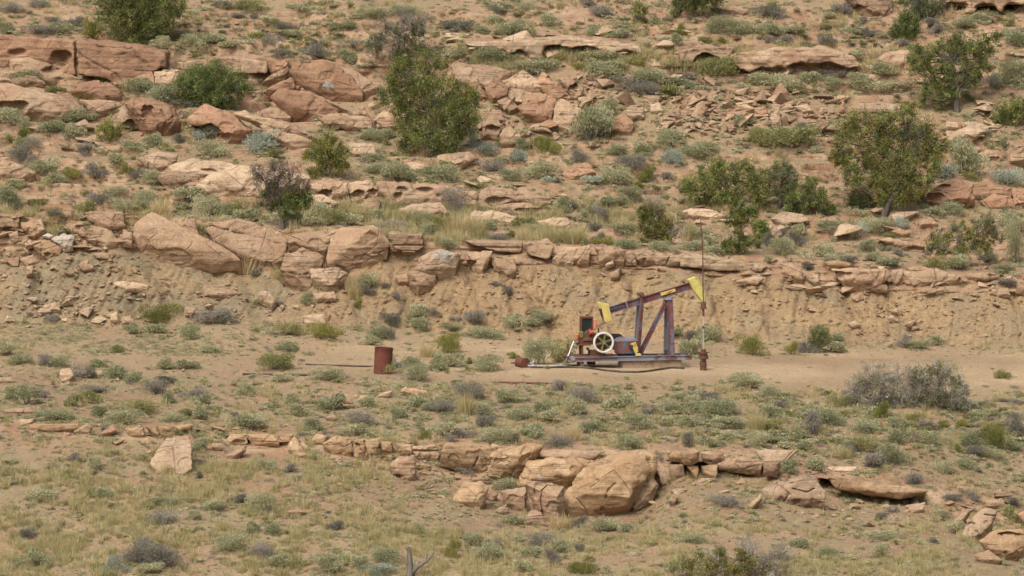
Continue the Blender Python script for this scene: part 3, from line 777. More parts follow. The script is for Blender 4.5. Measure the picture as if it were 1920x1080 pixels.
mid('D', 'rock_slab', 'pink', "1143,200 1200,193 1420,258 1615,290 1592,382 1540,404 1390,372 1180,272", "pink slab lying right of the great tilted slab", rnd=2, lean=0.4, bulge=0.1, land="the pink slab beside the tilted slab", rough=0.8)
mid('D', 'rock_slab', 'pink', "1180,168 1350,153 1560,198 1625,268 1595,290 1400,252 1200,193", "upper pink slab ending below the grey snag", rnd=2, lean=0.7)
mid('D', 'rock_ledge', 'pink', "1615,240 1740,218 1920,212 1915,262 1832,345 1720,318 1620,292", "jutting block with a shadowed underside right of the pink slabs", rnd=2, fwd=0.5, thick=1.0, land="the jutting block with a shadowed underside")
mid('D', 'boulder', 'pink', "1600,342 1700,318 1822,360 1822,412 1735,435 1740,545 1660,505 1570,435", "tall pinkish boulder standing under the jutting block", rnd=3, lean=0.3)
mid('D', 'boulder', 'pale', "1740,432 1900,418 1970,460 1900,525 1840,545 1750,485", "rounded pale boulder at the foot of the tall pinkish boulder", rnd=4)
mid('D', 'boulder', 'ochre', "183,302 260,268 350,312 342,362 240,364", "brown block under the bleached white stone", rnd=2, hollows="265,350,22,12")
mid('D', 'stone', 'white', "288,265 360,233 417,250 412,302 360,318", "bleached white stone lying on the left ledge", rnd=3, fwd=0.4, land="the bleached white stone")
mid('D', 'stone', 'white', "232,245 270,230 305,245 280,258", "small pale stone touching the bleached white stone", rnd=3)
mid('D', 'stone', 'tan', "112,376 190,348 213,392 150,418", "tan block on the bank below the bleached white stone", rnd=2)
mid('D', 'stone', 'pink', "48,238 100,213 122,272 70,274", "pinkish block near the left edge above the bank", rnd=2)
mid('D', 'stone', 'tan', "148,420 192,408 182,462 148,467", "narrow stone standing below the tan block on the left bank", rnd=2)
mid('D', 'stone', 'pale', "140,290 170,265 190,300 150,312", "thin pale chip left of the brown block on the ledge", rnd=2)
mid('D', 'stone', 'tan', "430,410 520,400 530,430 470,440", "flat stone on the bank under the broad brown slab", rnd=2)
mid('D', 'stone', 'tan', "520,340 620,345 615,372 540,370", "flat stone just below the broad brown slab", rnd=2)
mid('D', 'rock_slab', 'pale', "628,510 690,498 832,520 835,548 700,552", "lens shaped sandstone slab set in the grey bank", rnd=5, lean=0.4, land="the lens shaped slab in the grey bank")
mid('D', 'rock_slab', 'tan', "1138,510 1260,528 1355,572 1280,582 1150,582", "low tan slab on the bank right of the deep gully", rnd=3, lean=0.7)
mid('D', 'boulder', 'pale', "1448,560 1520,553 1553,600 1530,642 1450,592", "pale angular boulder on the foot of the bank", rnd=2, land="the pale angular boulder under the bank")
mid('D', 'stone', 'pale', "1758,570 1880,558 1892,600 1780,607", "flat pale stone beside a green shrub at the foot of the bank", rnd=3)
mid('D', 'boulder', 'pale', "1695,700 1760,683 1832,685 1832,742 1720,744", "pale rounded boulder above the two olive bushes", rnd=4)
mid('D', 'boulder', 'pale', "238,640 310,618 343,666 250,667", "pale wedge at the foot of the grey bank", rnd=3)
mid('D', 'boulder', 'tan', "1038,650 1112,648 1080,697 1040,692", "tan boulder at the mouth of the deep gully", rnd=3)
mid('D', 'boulder', 'tan', "690,700 740,690 760,735 685,740", "tan boulder left of the olive bush at the bank foot", rnd=3)
mid('D', 'boulder', 'pale', "618,690 660,668 672,732 620,724", "small pale boulder at the bank foot left of the olive bush", rnd=3)
mid('E', 'boulder', 'pink', "-84,330 -60,250 0,202 90,190 180,185 232,210 285,290 240,345 150,392 60,420 -84,414", "huge rounded pinkish boulder in the middle of the ledge", rnd=3, lean=0.4, bulge=0.3, land="the huge rounded pinkish boulder", rough=0.8, ridge="120,230 60,300", cracks=["180,345 215,345 240,330"])
mid('E', 'ledge_block', 'tan', "268,235 350,240 452,250 462,312 430,332 310,322 285,290", "layered ledge block right of the huge rounded boulder", **LEDGE, thick=1.6, cracks=["290,300 450,300"])
mid('E', 'boulder', 'pale', "428,432 440,368 560,313 682,340 642,442 560,468 450,452", "large pale boulder with a grey streak on top", rnd=3, bulge=0.35, patch=("lichen", "575,352,62,22 600,375,30,16"), land="the large pale boulder with a grey streak", ridge="520,370 600,350")
mid('E', 'boulder', 'tan', "688,340 852,330 830,382 790,445 740,420 700,382", "tan boulder tapering downward beside the pale streaked boulder", rnd=3, bulge=0.3, hollows="735,400,30,20")
mid('E', 'boulder', 'pink', "838,370 972,368 985,442 930,473 850,432", "low pinkish boulder right of the tapering boulder", rnd=3)
mid('E', 'boulder', 'pink', "378,445 450,450 528,470 522,535 430,558 380,500", "cube like pinkish boulder fallen onto the bank", rnd=2, bulge=0.3, land="the cube like pinkish boulder")
mid('E', 'stone', 'tan', "300,475 370,460 380,505 320,510", "small tan stone left of the cube like boulder", rnd=3)
mid('E', 'ledge_block', 'tan', "690,275 1022,284 1010,342 860,332 760,302", "long layered block of the ledge under the grassy bench", **LEDGE, thick=1.6, cracks=["780,310 1005,315"])
mid('E', 'ledge_block', 'pink', "1030,300 1062,283 1192,310 1172,372 1150,378 1040,352", "pinkish ledge block split by a dark upright crack", **LEDGE, thick=1.6, cracks=["1035,290 1050,350"])
mid('E', 'boulder', 'tan', "1186,375 1250,308 1345,308 1302,402 1220,404", "tan wedge with a flat top standing on the ledge", rnd=2)
mid('E', 'ledge_block', 'pink', "1308,372 1340,303 1402,298 1392,392 1330,408", "narrow ledge block left of the shadowed gap", rnd=2, lean=0.15)
mid('E', 'ledge_block', 'pink', "1425,310 1500,308 1602,325 1592,395 1450,395", "wide pinkish ledge block behind the pump jack beam", rnd=2, lean=0.15, land="the wide pinkish ledge block")
mid('E', 'ledge_block', 'pale', "1605,335 1640,330 1660,395 1600,395", "slim pale block between two pinkish ledge blocks", rnd=2, lean=0.15)
mid('E', 'ledge_block', 'tan', "1640,330 1742,328 1783,360 1762,402 1650,385", "tan ledge block with a small dark hole", rnd=3, lean=0.15, hollows="1705,385,14,18")
mid('E', 'ledge_block', 'tan', "1758,360 1930,352 1930,395 1770,408", "low tan ledge block directly left of the tall rod", rnd=2, lean=0.15, cracks=["1850,360 1830,400"])
mid('E', 'rock_slab', 'pink', "1505,462 1580,418 1562,482 1512,488", "pinkish plate slid down onto the bank behind the beam", rnd=2)
mid('E', 'stone', 'pale', "1480,410 1530,375 1535,405 1495,422", "bluish pale stone leaning at the base of the wide pinkish block", rnd=3)
mid('F', 'rock_ledge', 'pale', "-10,362 150,368 400,400 480,420 440,450 200,445 -10,420", "pale eroded ledge face right of the tall rod", **LEDGE, thick=1.6)
mid('F', 'boulder', 'tan', "558,400 620,388 695,450 682,495 600,475 560,452", "rounded tan boulder below the dark leaning stick", rnd=4)
mid('F', 'boulder', 'tan', "698,460 770,488 772,510 750,515 700,492", "low tan boulder right of the rounded boulder on the ledge", rnd=4)
mid('F', 'rock_slab', 'pale', "295,502 400,473 472,480 420,512", "thin pale plate lying on the bank right of the tall rod", rnd=2, lean=0.6)
mid('F', 'rock_ledge', 'tan', "835,432 920,425 1155,430 1165,472 1090,525 980,535 900,502 860,462", "undercut ledge block with a dark pocket right of the wellhead", rnd=3, fwd=0.4, thick=1.2, lean=0.1, hollows="885,462,42,20 935,462,20,12", cracks=["1060,432 1075,480"], land="the undercut ledge block with a pocket")
mid('F', 'rock_slab', 'tan', "975,530 1050,505 1152,520 1155,552 990,548", "low slab under the undercut ledge block", rnd=4)
mid('F', 'boulder', 'tan', "1165,440 1242,430 1242,482 1200,515 1168,492", "rounded ledge block right of the undercut block", rnd=3)
mid('F', 'rock_slab', 'ochre', "795,392 870,380 955,400 942,417 820,412", "dark flat plate resting on the undercut ledge block", rnd=2, fwd=0.3)
mid('F', 'rock_ledge', 'tan', "1240,450 1420,428 1565,470 1545,492 1300,525", "layered shelf between the undercut block and the right edge", rnd=2, thick=1.2)
mid('F', 'rock_slab', 'tan', "1250,422 1330,413 1442,440 1280,444", "thin plate jutting from the layered shelf", rnd=1, fwd=0.4)
mid('F', 'rock_slab', 'pink', "1588,460 1700,453 1783,475 1700,492 1600,482", "flat pinkish slab below the grey green juniper", rnd=2)
mid('F', 'boulder', 'pink', "1878,500 1950,488 1950,575 1880,545", "pinkish boulder cut off at the right end of the ledge", rnd=3)
mid('F', 'stone', 'pink', "1768,542 1832,538 1843,582 1770,582", "small pinkish block near the right end of the ledge", rnd=2)
mid('F', 'rock_slab', 'pink', "1318,562 1450,538 1485,550 1400,567", "thin pinkish plate under the layered shelf", rnd=2)
mid('F', 'stone', 'pale', "928,742 970,718 1005,750 950,762", "pale angular stone lying on the bank right of the wellhead", rnd=2)
mid('F', 'stone', 'tan', "1248,742 1322,708 1290,752", "flat tan stone on the bank near a small dark hole", rnd=2)
mid('F', 'stone', 'pale', "1168,672 1212,648 1212,682", "small pale stone high on the right bank", rnd=2)
mid('F', 'stone', 'pale', "1155,705 1190,690 1200,722 1165,725", "small pale stone below another high on the right bank", rnd=2)

# foreground
low('D', 'boulder', 'tan', "338,1002 390,988 425,1040 380,1064 340,1045", "tan boulder on the flat near the left edge", rnd=3)
low('D', 'stone', 'tan', "-20,1047 70,1038 74,1066 -20,1072", "flat tan stone at the left edge of the flat", rnd=3)
low('D', 'stone', 'pale', "535,1005 580,1000 590,1030 545,1032", "small pale stone in the green weeds right of the tan boulder on the flat", rnd=3)
low('G', 'rock_slab', 'tan', "15,142 90,135 182,133 182,157 30,162", "flat plate at the left edge above the lower ledge", rnd=2, fwd=0.3)
low('G', 'rock_slab', 'tan', "100,195 190,193 182,217 110,237", "leftmost plate of the lower ledge", rnd=2)
low('G', 'rock_slab', 'ochre', "148,225 300,222 442,225 445,247 280,262 170,247", "long thin overhanging plate of the lower ledge", rnd=2, fwd=0.5)
low('G', 'rock_slab', 'tan', "412,267 490,218 528,240 500,278", "tilted plate right of the long thin plate", rnd=2)
low('G', 'rock_slab', 'red', "548,287 640,223 663,260 600,292", "reddish tilted plate of the lower ledge", rnd=2)
low('G', 'ledge_block', 'ochre', "698,250 810,230 818,292 740,294", "rounded ochre block left of a dark joint above the smooth leaning slab", rnd=3, lean=0.1)
low('G', 'ledge_block', 'ochre', "812,238 982,233 985,292 870,294", "layered ochre block right of the dark joint", rnd=3, lean=0.1, cracks=["880,240 900,290"])
low('G', 'rock_slab', 'ochre', "980,235 1082,223 1082,242 1000,258", "thin cap plate over the smooth leaning slab", rnd=2, fwd=0.4)
low('G', 'rock_slab', 'pale', "845,450 860,398 940,298 1000,290 1062,288 1078,340 1083,470 1040,502 900,508", "big smooth pale slab leaning on the lower slope", rnd=3, lean=0.9, bulge=0.08, rough=0.5, thick=0.4, land="the big smooth leaning slab")
low('G', 'boulder', 'ochre', "1262,322 1300,278 1392,278 1392,332 1290,334", "ochre block at the left end of the short wall of the lower ledge", rnd=3, hollows="1340,325,40,12", lean=0.1)
low('G', 'ledge_block', 'ochre', "1388,280 1542,278 1574,342 1420,344", "middle block of the short wall of the lower ledge", rnd=3, lean=0.1)
low('G', 'ledge_block', 'ochre', "1558,285 1655,278 1642,335 1580,325", "right block of the short wall of the lower ledge", rnd=3, lean=0.1)
low('G', 'stone', 'tan', "1248,412 1382,338 1393,372 1320,418", "triangular slab lying below the short wall", rnd=2, lean=0.6)
low('G', 'boulder', 'ochre', "1618,342 1652,283 1692,330 1738,400 1692,418 1620,382", "pointed ochre boulder standing right of the short wall", rnd=2, land="the pointed ochre boulder")
low('G', 'boulder', 'ochre', "1742,322 1780,278 1852,290 1822,335", "rounded ochre boulder right of the pointed one", rnd=3)
low('H', 'ledge_block', 'ochre', "-115,332 -35,283 52,308 62,382 -50,388", "bulging ochre ledge block at the start of the long lower wall", rnd=3, lean=0.1)
low('H', 'ledge_block', 'ochre', "55,310 212,313 207,392 150,394 70,412", "broken ochre ledge block with a dark notch", rnd=2, lean=0.1, hollows="90,345,15,15", cracks=["130,320 140,390"])
low('H', 'ledge_block', 'ochre', "214,320 292,323 288,392 216,384", "square ochre ledge block between two dark joints", rnd=2, lean=0.1)
low('H', 'ledge_block', 'ochre', "298,328 402,338 402,392 330,404", "cracked ochre ledge block above the fallen stained boulder", rnd=2, lean=0.1)
low('H', 'ledge_block', 'tan', "400,350 470,345 532,338 553,400 540,424 410,402", "tan ledge block split by a level crack", rnd=2, lean=0.1, cracks=["410,375 540,378"])
low('H', 'ledge_block', 'ochre', "556,412 590,338 760,338 885,350 812,402 802,494 740,474", "large ochre ledge block with a deep shadow at its right end", rnd=2, lean=0.1, thick=1.0, land="the large ochre ledge block", cracks=["770,410 745,465"])
low('H', 'ledge_block', 'ochre', "803,402 860,368 1050,338 1135,350 1090,382 980,402 950,504 880,532 830,512", "tall flat topped ochre block of the lower wall", rnd=2, lean=0.12, bulge=0.3, thick=1.0, ridge="860,410 950,405", land="the tall flat topped ochre block")
low('H', 'ledge_block', 'ochre', "958,455 1000,398 1095,390 1010,504 960,524", "narrow block squeezed beside the tall flat topped block", rnd=2, lean=0.15)
low('H', 'boulder', 'ochre', "983,562 1040,420 1200,413 1435,430 1350,522 1260,562 1000,578", "wide ochre boulder with a pale bird dropping stain", rnd=3, bulge=0.35, lean=0.3, ridge="1050,480 1250,500", patch=("lichen", "1118,518,14,20"), land="the wide ochre boulder on the ledge")
low('H', 'rock_ledge', 'tan', "1090,412 1120,368 1500,373 1400,422 1230,404", "tan shelf behind the wide ochre boulder", rnd=3, lean=0.3)
low('H', 'boulder', 'ochre', "1243,652 1280,568 1380,448 1540,398 1700,378 1772,408 1765,472 1645,562 1652,652 1600,692 1480,733 1320,738 1255,722", "giant rounded ochre boulder, the biggest of the lower ledge", rnd=3, bulge=0.3, lean=0.38, thick=0.8, land="the giant ochre boulder", rough=1.0, ridge="1400,560 1640,540 1600,440 1620,640", hollows="1468,700,14,11", cracks=["1540,560 1500,600 1490,640"])
low('H', 'rock_slab', 'ochre', "1655,545 1772,418 1793,492 1722,484", "shaded facet slab on the right shoulder of the giant boulder", rnd=2, lean=0.4)
low('H', 'boulder', 'tan', "1636,692 1720,478 1793,560 1742,642 1660,704", "pinkish tan slab leaning on the right side of the giant boulder", rnd=2, lean=0.4)
low('H', 'boulder', 'tan', "1768,470 1822,478 1855,580 1800,594", "narrow block right of the leaning slab by the giant boulder", rnd=2)
low('H', 'boulder', 'tan', "1038,562 1100,545 1182,546 1265,570 1250,642 1222,752 1150,758 1090,662", "upright boulder with a curved crack left of the giant boulder", rnd=2, bulge=0.25, lean=0.25, cracks=["1185,550 1130,600 1122,650 1135,740"], fwd=0.3)
low('H', 'boulder', 'tan', "900,602 1040,578 1055,632 1032,714 930,674", "tan boulder left of the upright cracked boulder", rnd=3, bulge=0.3)
low('H', 'boulder', 'tan', "1028,762 1072,698 1130,722 1165,792 1040,794", "small boulder in front of the upright cracked boulder", rnd=3)
low('H', 'stone', 'tan', "868,712 930,668 947,722 900,733", "small stone at the left end of the fallen boulder group", rnd=3)
low('H', 'boulder', 'ochre', "625,655 690,543 790,543 833,580 802,652 780,694 660,684", "ochre boulder half buried at the left of the fallen group", rnd=4, land="the half buried ochre boulder")
low('H', 'boulder', 'tan', "800,632 832,578 885,620 850,655", "small tan boulder right of the half buried boulder", rnd=3)
low('H', 'boulder', 'tan', "262,452 330,403 412,400 424,502 370,534 340,512 280,504", "stained boulder fallen alone below the lower wall", rnd=2, hollows="320,520,30,12", land="the lone stained boulder below the lower wall")
low('H', 'boulder', 'ochre', "325,42 360,14 480,35 494,66 420,72", "orange flat topped boulder on the rim below the rusty drum", rnd=2, land="the orange flat topped boulder")
low('H', 'stone', 'pale', "190,75 240,45 290,35 265,68", "pale stone left of the orange flat topped boulder", rnd=2)
low('H', 'boulder', 'tan', "1808,452 1925,448 1935,512 1850,528", "rounded tan boulder right of the giant boulder", rnd=3)
low('H', 'rock_ledge', 'ochre', "1820,370 1935,378 1935,432 1850,414", "dark ledge block above the rounded tan boulder", rnd=2, fwd=0.4)
low('H', 'stone', 'tan', "1838,652 1870,608 1903,640 1872,682", "small pale boulder alone on the slope right of the giant boulder", rnd=3)
low('I', 'ledge_block', 'ochre', "-10,372 60,366 100,376 92,412 50,440 10,436 -6,410", "ochre ledge block with a dark underside in the right part of the lower ledge", rnd=3, fwd=1.0, thick=1.5, lean=0.1)
low('I', 'ledge_block', 'tan', "96,384 160,376 226,390 238,428 180,446 118,420", "tan capstone over a dark gap in the right part of the lower ledge", rnd=2, fwd=1.0, thick=1.5, lean=0.1)
low('I', 'ledge_block', 'tan', "196,450 250,424 325,404 400,420 456,442 440,486 330,478 250,470 208,464", "wide layered capstone right of the first dark gap", rnd=2, fwd=1.0, thick=1.5, lean=0.1)
low('I', 'rock_slab', 'pale', "408,370 652,368 585,432 448,438", "pale flat rock on top of the layered capstone", rnd=3, lean=0.8)
low('I', 'ledge_block', 'tan', "448,440 552,438 532,508 460,492", "square tan block at the right end of the layered capstone", rnd=2, fwd=1.0, thick=1.5, lean=0.1, land="the square tan block ending the capstone")
low('I', 'rock_slab', 'tan', "338,477 447,478 442,508 350,498", "thin plate hanging under the layered capstone", rnd=2, fwd=0.4)
low('I', 'boulder', 'ochre', "98,460 202,452 193,534 120,504", "shadowed block under the tan capstone", rnd=3)
low('I', 'boulder', 'ochre', "20,455 90,455 82,535 60,505", "narrow shadowed block under the ochre capstone", rnd=3)
low('I', 'boulder', 'pale', "452,592 560,560 680,498 742,540 805,600 803,672 740,678 680,674 600,652 560,684 470,644", "knobbly pale boulder with wavy lower edge", rnd=3, bulge=0.25, lean=0.5, land="the knobbly pale boulder", cracks=["560,580 600,620 570,660", "620,590 700,610 740,590"], hollows="640,660,25,14")
low('I', 'rock_ledge', 'ochre', "803,520 870,538 1150,568 1395,588 1383,612 1230,645 1040,625 862,592", "long overhanging slab with a deep shadow beneath it", rnd=3, fwd=1.0, thick=1.4, lean=0.2, sink=0, land="the long overhanging slab")
low('I', 'stone', 'tan', "1268,627 1383,610 1313,655 1280,648", "small slab propped under the right end of the long overhanging slab", rnd=2)
low('I', 'stone', 'pale', "1248,682 1365,663 1363,712 1290,724", "pale flat stone below the long overhanging slab", rnd=3)
low('I', 'stone', 'tan', "362,684 445,613 443,652 390,704", "tan plate leaning left of the knobbly pale boulder", rnd=2)
low('I', 'boulder', 'pale', "1548,870 1600,780 1700,698 1772,710 1752,780 1732,822 1660,875 1600,892", "mushroom shaped pale rock near the bottom right corner", rnd=4, hollows="1620,800,26,28", land="the mushroom shaped pale rock", cracks=["1700,735 1770,745"])
low('I', 'boulder', 'ochre', "1655,882 1760,818 1905,818 1950,870 1885,965 1800,985 1720,935", "hollowed ochre boulder in the bottom right corner", rnd=4, hollows="1835,848,65,24 1815,950,12,10", bulge=0.3)
low('I', 'rock_slab', 'tan', "1488,792 1580,698 1642,698 1562,794", "tilted tan slab left of the mushroom shaped rock", rnd=3, lean=0.7)
low('I', 'rock_slab', 'tan', "1635,962 1720,928 1805,990 1680,1004", "low slab below the hollowed ochre boulder", rnd=4, lean=0.7)
low('I', 'boulder', 'tan', "1698,652 1800,638 1823,692 1700,694", "tan boulder above the mushroom shaped rock", rnd=3)
low('I', 'stone', 'tan', "1748,612 1790,588 1813,627", "small tan stone at the right end of the lower ledge", rnd=3)
low('I', 'boulder', 'ochre', "1878,920 1950,898 1950,965 1868,966", "ochre boulder cut off by the bottom right edge", rnd=3)
low('I', 'boulder', 'red', "1878,732 1950,688 1950,805", "reddish boulder cut off by the right edge above the mushroom rock", rnd=3)
low('I', 'rock_slab', 'pale', "808,465 980,463 972,492 830,488", "flat pale plate above the long overhanging slab", rnd=3, lean=0.9)
low('G', 'stone', 'tan', "1595,718 1680,698 1725,720 1640,738", "low tan stone on the grassy slope at the bottom", rnd=3)
finish_rocks()
# ------------------------------------------------------------------ leaf and twig helpers
def leaf_quads(cen, dirs, length, width, r):
    """one narrow diamond per leaf: centre, pointing direction, length, width"""
    n = len(cen)
    side = np.cross(dirs, r.normal(size=(n, 3)))
    side /= np.linalg.norm(side, axis=1)[:, None] + 1e-9
    L = dirs * length[:, None] * 0.5
    S = side * width[:, None] * 0.5
    v = np.stack([cen - L, cen + S + L * 0.1, cen + L, cen - S + L * 0.1], 1).reshape(-1, 3)
    f = np.arange(n * 4).reshape(n, 4)
    return v, f

def tubes(paths, sides=5):
    """paths: list of (points, radii); all into one vertex / quad list"""
    vs, fs, off = [], [], 0
    for pts, rad in paths:
        pts = [Vector(p) for p in pts]
        for i, p in enumerate(pts):
            d = (pts[min(i + 1, len(pts) - 1)] - pts[max(i - 1, 0)]).normalized()
            a = d.cross(Vector((0.31, 0.83, 0.2)))
            a = (a if a.length > 1e-4 else d.cross(Vector((1, 0, 0)))).normalized()
            b_ = d.cross(a)
            for k in range(sides):
                t = 2 * math.pi * k / sides
                vs.append(p + (a * math.cos(t) + b_ * math.sin(t)) * rad[i])
        for i in range(len(pts) - 1):
            for k in range(sides):
                a0 = off + i * sides + k; a1 = off + i * sides + (k + 1) % sides
                fs.append((a0, a1, a1 + sides, a0 + sides))
        off += len(pts) * sides
    return np.array([tuple(v) for v in vs]).reshape(-1, 3), np.array(fs, int).reshape(-1, 4)

# ------------------------------------------------------------------ junipers and larger bushes
def crown_mesh(name, blobs, base, sc, org, mats, seed, density=1.0, leaf=0.066, thin=False):
    """sprays of leaf-sized faces in clumps through the volume of the crown; blobs: px, py, radius in photograph pixels, optional depth shift"""
    r = np.random.default_rng(seed)
    cen, ax, tint, mi = [], [], [], []
    for bl in blobs:
        R = bl[2] * sc
        c = np.array(at(bl[0], bl[1], org.y + (bl[3] if len(bl) > 3 else r.uniform(-0.35, 0.35) * R))) - np.array(org)
        R *= 1.2
        nc_ = max(14, int(64 * density * (R / 0.8) ** 1.8))
        for _ in range(nc_):
            d = r.normal(size=3); d /= np.linalg.norm(d)
            p = c + d * R * [1, 0.9, 1] * r.uniform(0.2, 1.1) ** 0.7
            n = int(r.integers(34, 64))
            rad = r.uniform(0.07, 0.16) * min(1.3, 0.5 + R)
            up = d * 0.5 + [0, 0, 0.8]
            q_ = p + r.normal(size=(n, 3)) * rad * [0.75, 0.75, 0.95]
            a_ = up + r.normal(size=(n, 3)) * 0.75
            cen.append(q_); ax.append(a_ / np.linalg.norm(a_, axis=1)[:, None])
            tint.append(np.clip(r.uniform(0.0, 1.0) + r.normal(size=n) * 0.12, 0, 1))
            mi.append(np.full(n, int(r.choice(len(mats), p=[m[1] for m in mats]))))
    cen = np.concatenate(cen); ax = np.concatenate(ax); tint = np.concatenate(tint); mi = np.concatenate(mi)
    n = len(cen)
    v, f = leaf_quads(cen, ax, leaf * (3.2 if thin else 1.5) * r.uniform(0.6, 1.4, n), leaf * (0.3 if thin else 0.6) * r.uniform(0.6, 1.4, n), r)
    return mesh_np(name, v, [f], [M[m[0]] for m in mats], tint=tint * (0.85 if thin else 1), mat_index=mi)

def limbs_mesh(name, base, blobs, sc, org, mat, seed, trunk, r0, twigs=5, bare=()):
    """tapered trunk along the given pixels, a limb to every clump of the crown, twigs at the ends"""
    r = random.Random(seed)
    paths = []
    tp = [Vector(at(x, y, org.y + r.uniform(-.06, .06))) - org for x, y in trunk]
    tp[0].z -= 0.15
    nT = len(tp)
    paths.append((tp, [r0 * (1.25 if i == 0 else 1 - 0.62 * i / max(1, nT - 1)) for i in range(nT)]))
    for bl in list(blobs) + list(bare):
        c = Vector(at(bl[0], bl[1], org.y + r.uniform(-0.2, 0.2))) - org
        s = min(tp, key=lambda p: (p - c).length + (0.6 if p is tp[0] else 0))
        mid_ = (s + c) * 0.5 + Vector((r.uniform(-.1, .1), r.uniform(-.15, .15), r.uniform(-.02, .16)))
        ra = min(0.055, r0 * 0.3)
        paths.append(([s, mid_, c], [ra, ra * 0.7, ra * 0.35]))
        for _ in range(twigs):
            d = Vector((r.gauss(0, 1), r.gauss(0, 1), r.gauss(0.3, 0.9))).normalized() * bl[2] * sc * r.uniform(0.6, 1.15)
            st = mid_.lerp(c, r.uniform(0.3, 1.0))
            e = c + d
            paths.append(([st, (st + e) * 0.5 + Vector((0, 0, r.uniform(-.05, .08))), e], [ra * 0.32, ra * 0.2, 0.006]))
    v, f = tubes(paths, 6)
    return mesh_np(name, v, [f], [M[mat]], smooth=True)

def tree(name, label, cat, base, blobs, mats, trunk, r0=0.14, density=1.0, leaf=0.066, bare=(), wood='bark', group=None, seed=None, twigs=5, land=None, fwd=0.0, twigd=0.3, twigm='g'):
    seed = seed or int(base[0] * 7 + base[1])
    org = hit(*base)
    org = org + Vector((0, -fwd, 0))
    sc = org.y / F
    o = empty(name, org)
    tag(o, label, cat, group, 'thing')
    t = link(bpy.data.objects.new('trunk', limbs_mesh('trunk', base, blobs, sc, org, wood, seed, trunk, r0, twigs, bare)), o)
    if blobs:
        c = link(bpy.data.objects.new('crown', crown_mesh('crown', blobs, base, sc, org, mats, seed, density, leaf)), o)
    if bare and twigd > 0:
        link(bpy.data.objects.new('dead_twigs', crown_mesh('dead_twigs', [(b_[0], b_[1], b_[2] * 0.85) for b_ in bare], base, sc, org, [(twigm, 1.0)], seed + 5, twigd, 0.055, thin=True)), o)
    if land: LAND.append((land, sum(b_[0] for b_ in blobs) / len(blobs), sum(b_[1] for b_ in blobs) / len(blobs)))
    return o

J, JD, JG, JR, JY = 'juniper', 'juniper_dark', 'juniper_gold', 'juniper_rust', 'juniper_grey'
GJ = 'junipers on the slope'
tree('juniper_tree', "large dark juniper cut off by the top edge above the cracked cliff slab", 'tree', (255, 84),
     [(212, 18, 28), (235, 35, 30), (262, 20, 34), (300, 14, 32), (325, 6, 24), (240, 60, 24), (275, 55, 28), (300, 45, 24), (255, -15, 42), (215, -10, 30), (310, -25, 34), (255, 75, 16)],
     [(JD, .55), (J, .45)], [(255, 84), (253, 60), (260, 35), (258, 0)], 0.16, land="the large dark juniper at the top edge", group=GJ)
tree('juniper_tree', "round dense juniper standing right of the pale squarish boulder", 'tree', (400, 204),
     [(352, 152, 22), (372, 140, 22), (398, 142, 24), (370, 170, 26), (400, 170, 28), (412, 188, 18), (345, 165, 16), (385, 158, 26), (440, 150, 20), (455, 165, 16), (430, 178, 18)],
     [(J, .75), (JD, .15), (JY, .1)], [(400, 204), (398, 185), (392, 160)], 0.1, land="the round juniper", group=GJ)
tree('juniper_tree', "tallest central juniper, broad and green, with a shaded base", 'tree', (808, 288),
     [(772, 180, 28), (800, 165, 30), (830, 165, 26), (795, 140, 26), (760, 148, 26), (738, 165, 18), (770, 235, 28), (800, 215, 34), (835, 215, 30), (862, 200, 28), (870, 230, 22), (765, 262, 18), (790, 262, 24), (830, 255, 28), (858, 252, 18), (745, 195, 18), (815, 275, 14), (880, 195, 14), (800, 110, 18), (755, 125, 18), (825, 120, 14), (722, 185, 15), (733, 152, 15), (886, 178, 14), (880, 215, 17), (868, 170, 18), (757, 200, 20), (745, 128, 13), (885, 245, 12), (760, 280, 12), (850, 278, 12)],
     [(J, .58), (JD, .14), (JG, .16), (JY, .12)], [(808, 288), (806, 265), (808, 235), (800, 200), (792, 160)], 0.17, density=0.74, land="the tall central juniper", group=GJ)
tree('juniper_tree', "half dead grey juniper standing behind the central juniper", 'tree', (742, 150),
     [(700, 85, 14), (712, 70, 12), (760, 75, 14), (775, 50, 14), (745, 100, 14), (785, 60, 12), (735, 55, 12)],
     [(JY, .6), (JD, .4)], [(742, 150), (738, 120), (745, 85), (750, 60)], 0.12, density=1.0, twigd=0.16, bare=[(720, 55, 32), (750, 40, 28), (785, 45, 26), (705, 95, 24), (760, 35, 22), (735, 75, 30), (795, 38, 20)], wood='deadwood', twigs=12, group=GJ, land="the half dead grey juniper")
tree('juniper_tree', "yellow green young juniper left of the pitted ledge", 'tree', (622, 334),
     [(600, 275, 17), (620, 268, 16), (640, 285, 15), (612, 290, 18), (595, 292, 14), (632, 305, 16), (612, 312, 16), (575, 290, 9), (645, 308, 10), (588, 322, 8)],
     [(J, .5), (JG, .5)], [(622, 334), (620, 315), (615, 285)], 0.06, leaf=0.06, land="the yellow green young juniper", group=GJ)
tree('juniper_tree', "grey bare topped snag with a green right side on the bench", 'tree', (528, 428),
     [(545, 372, 14), (560, 378, 14), (572, 382, 12), (548, 388, 12), (530, 375, 11), (536, 396, 12), (576, 370, 10), (542, 355, 11), (514, 386, 9), (510, 352, 8), (500, 362, 8)],
     [(J, .8), (JD, .2)], [(528, 430), (528, 408), (525, 388), (518, 362)], 0.19, bare=[(495, 340, 26), (515, 330, 28), (545, 338, 26), (480, 325, 18), (562, 352, 20), (498, 378, 18), (530, 320, 20), (520, 355, 24)], wood='bark', twigs=13, twigd=0.55, twigm='k', land="the grey snag on the bench", group=GJ)
tree('juniper_bush', "small rounded green bush below the arched hollow rock, on the left", 'bush', (206, 262),
     [(190, 246, 11), (205, 235, 13), (220, 245, 12), (206, 250, 13)], [(J, .8), (JG, .2)], [(206, 262), (206, 248)], 0.05, leaf=0.06)
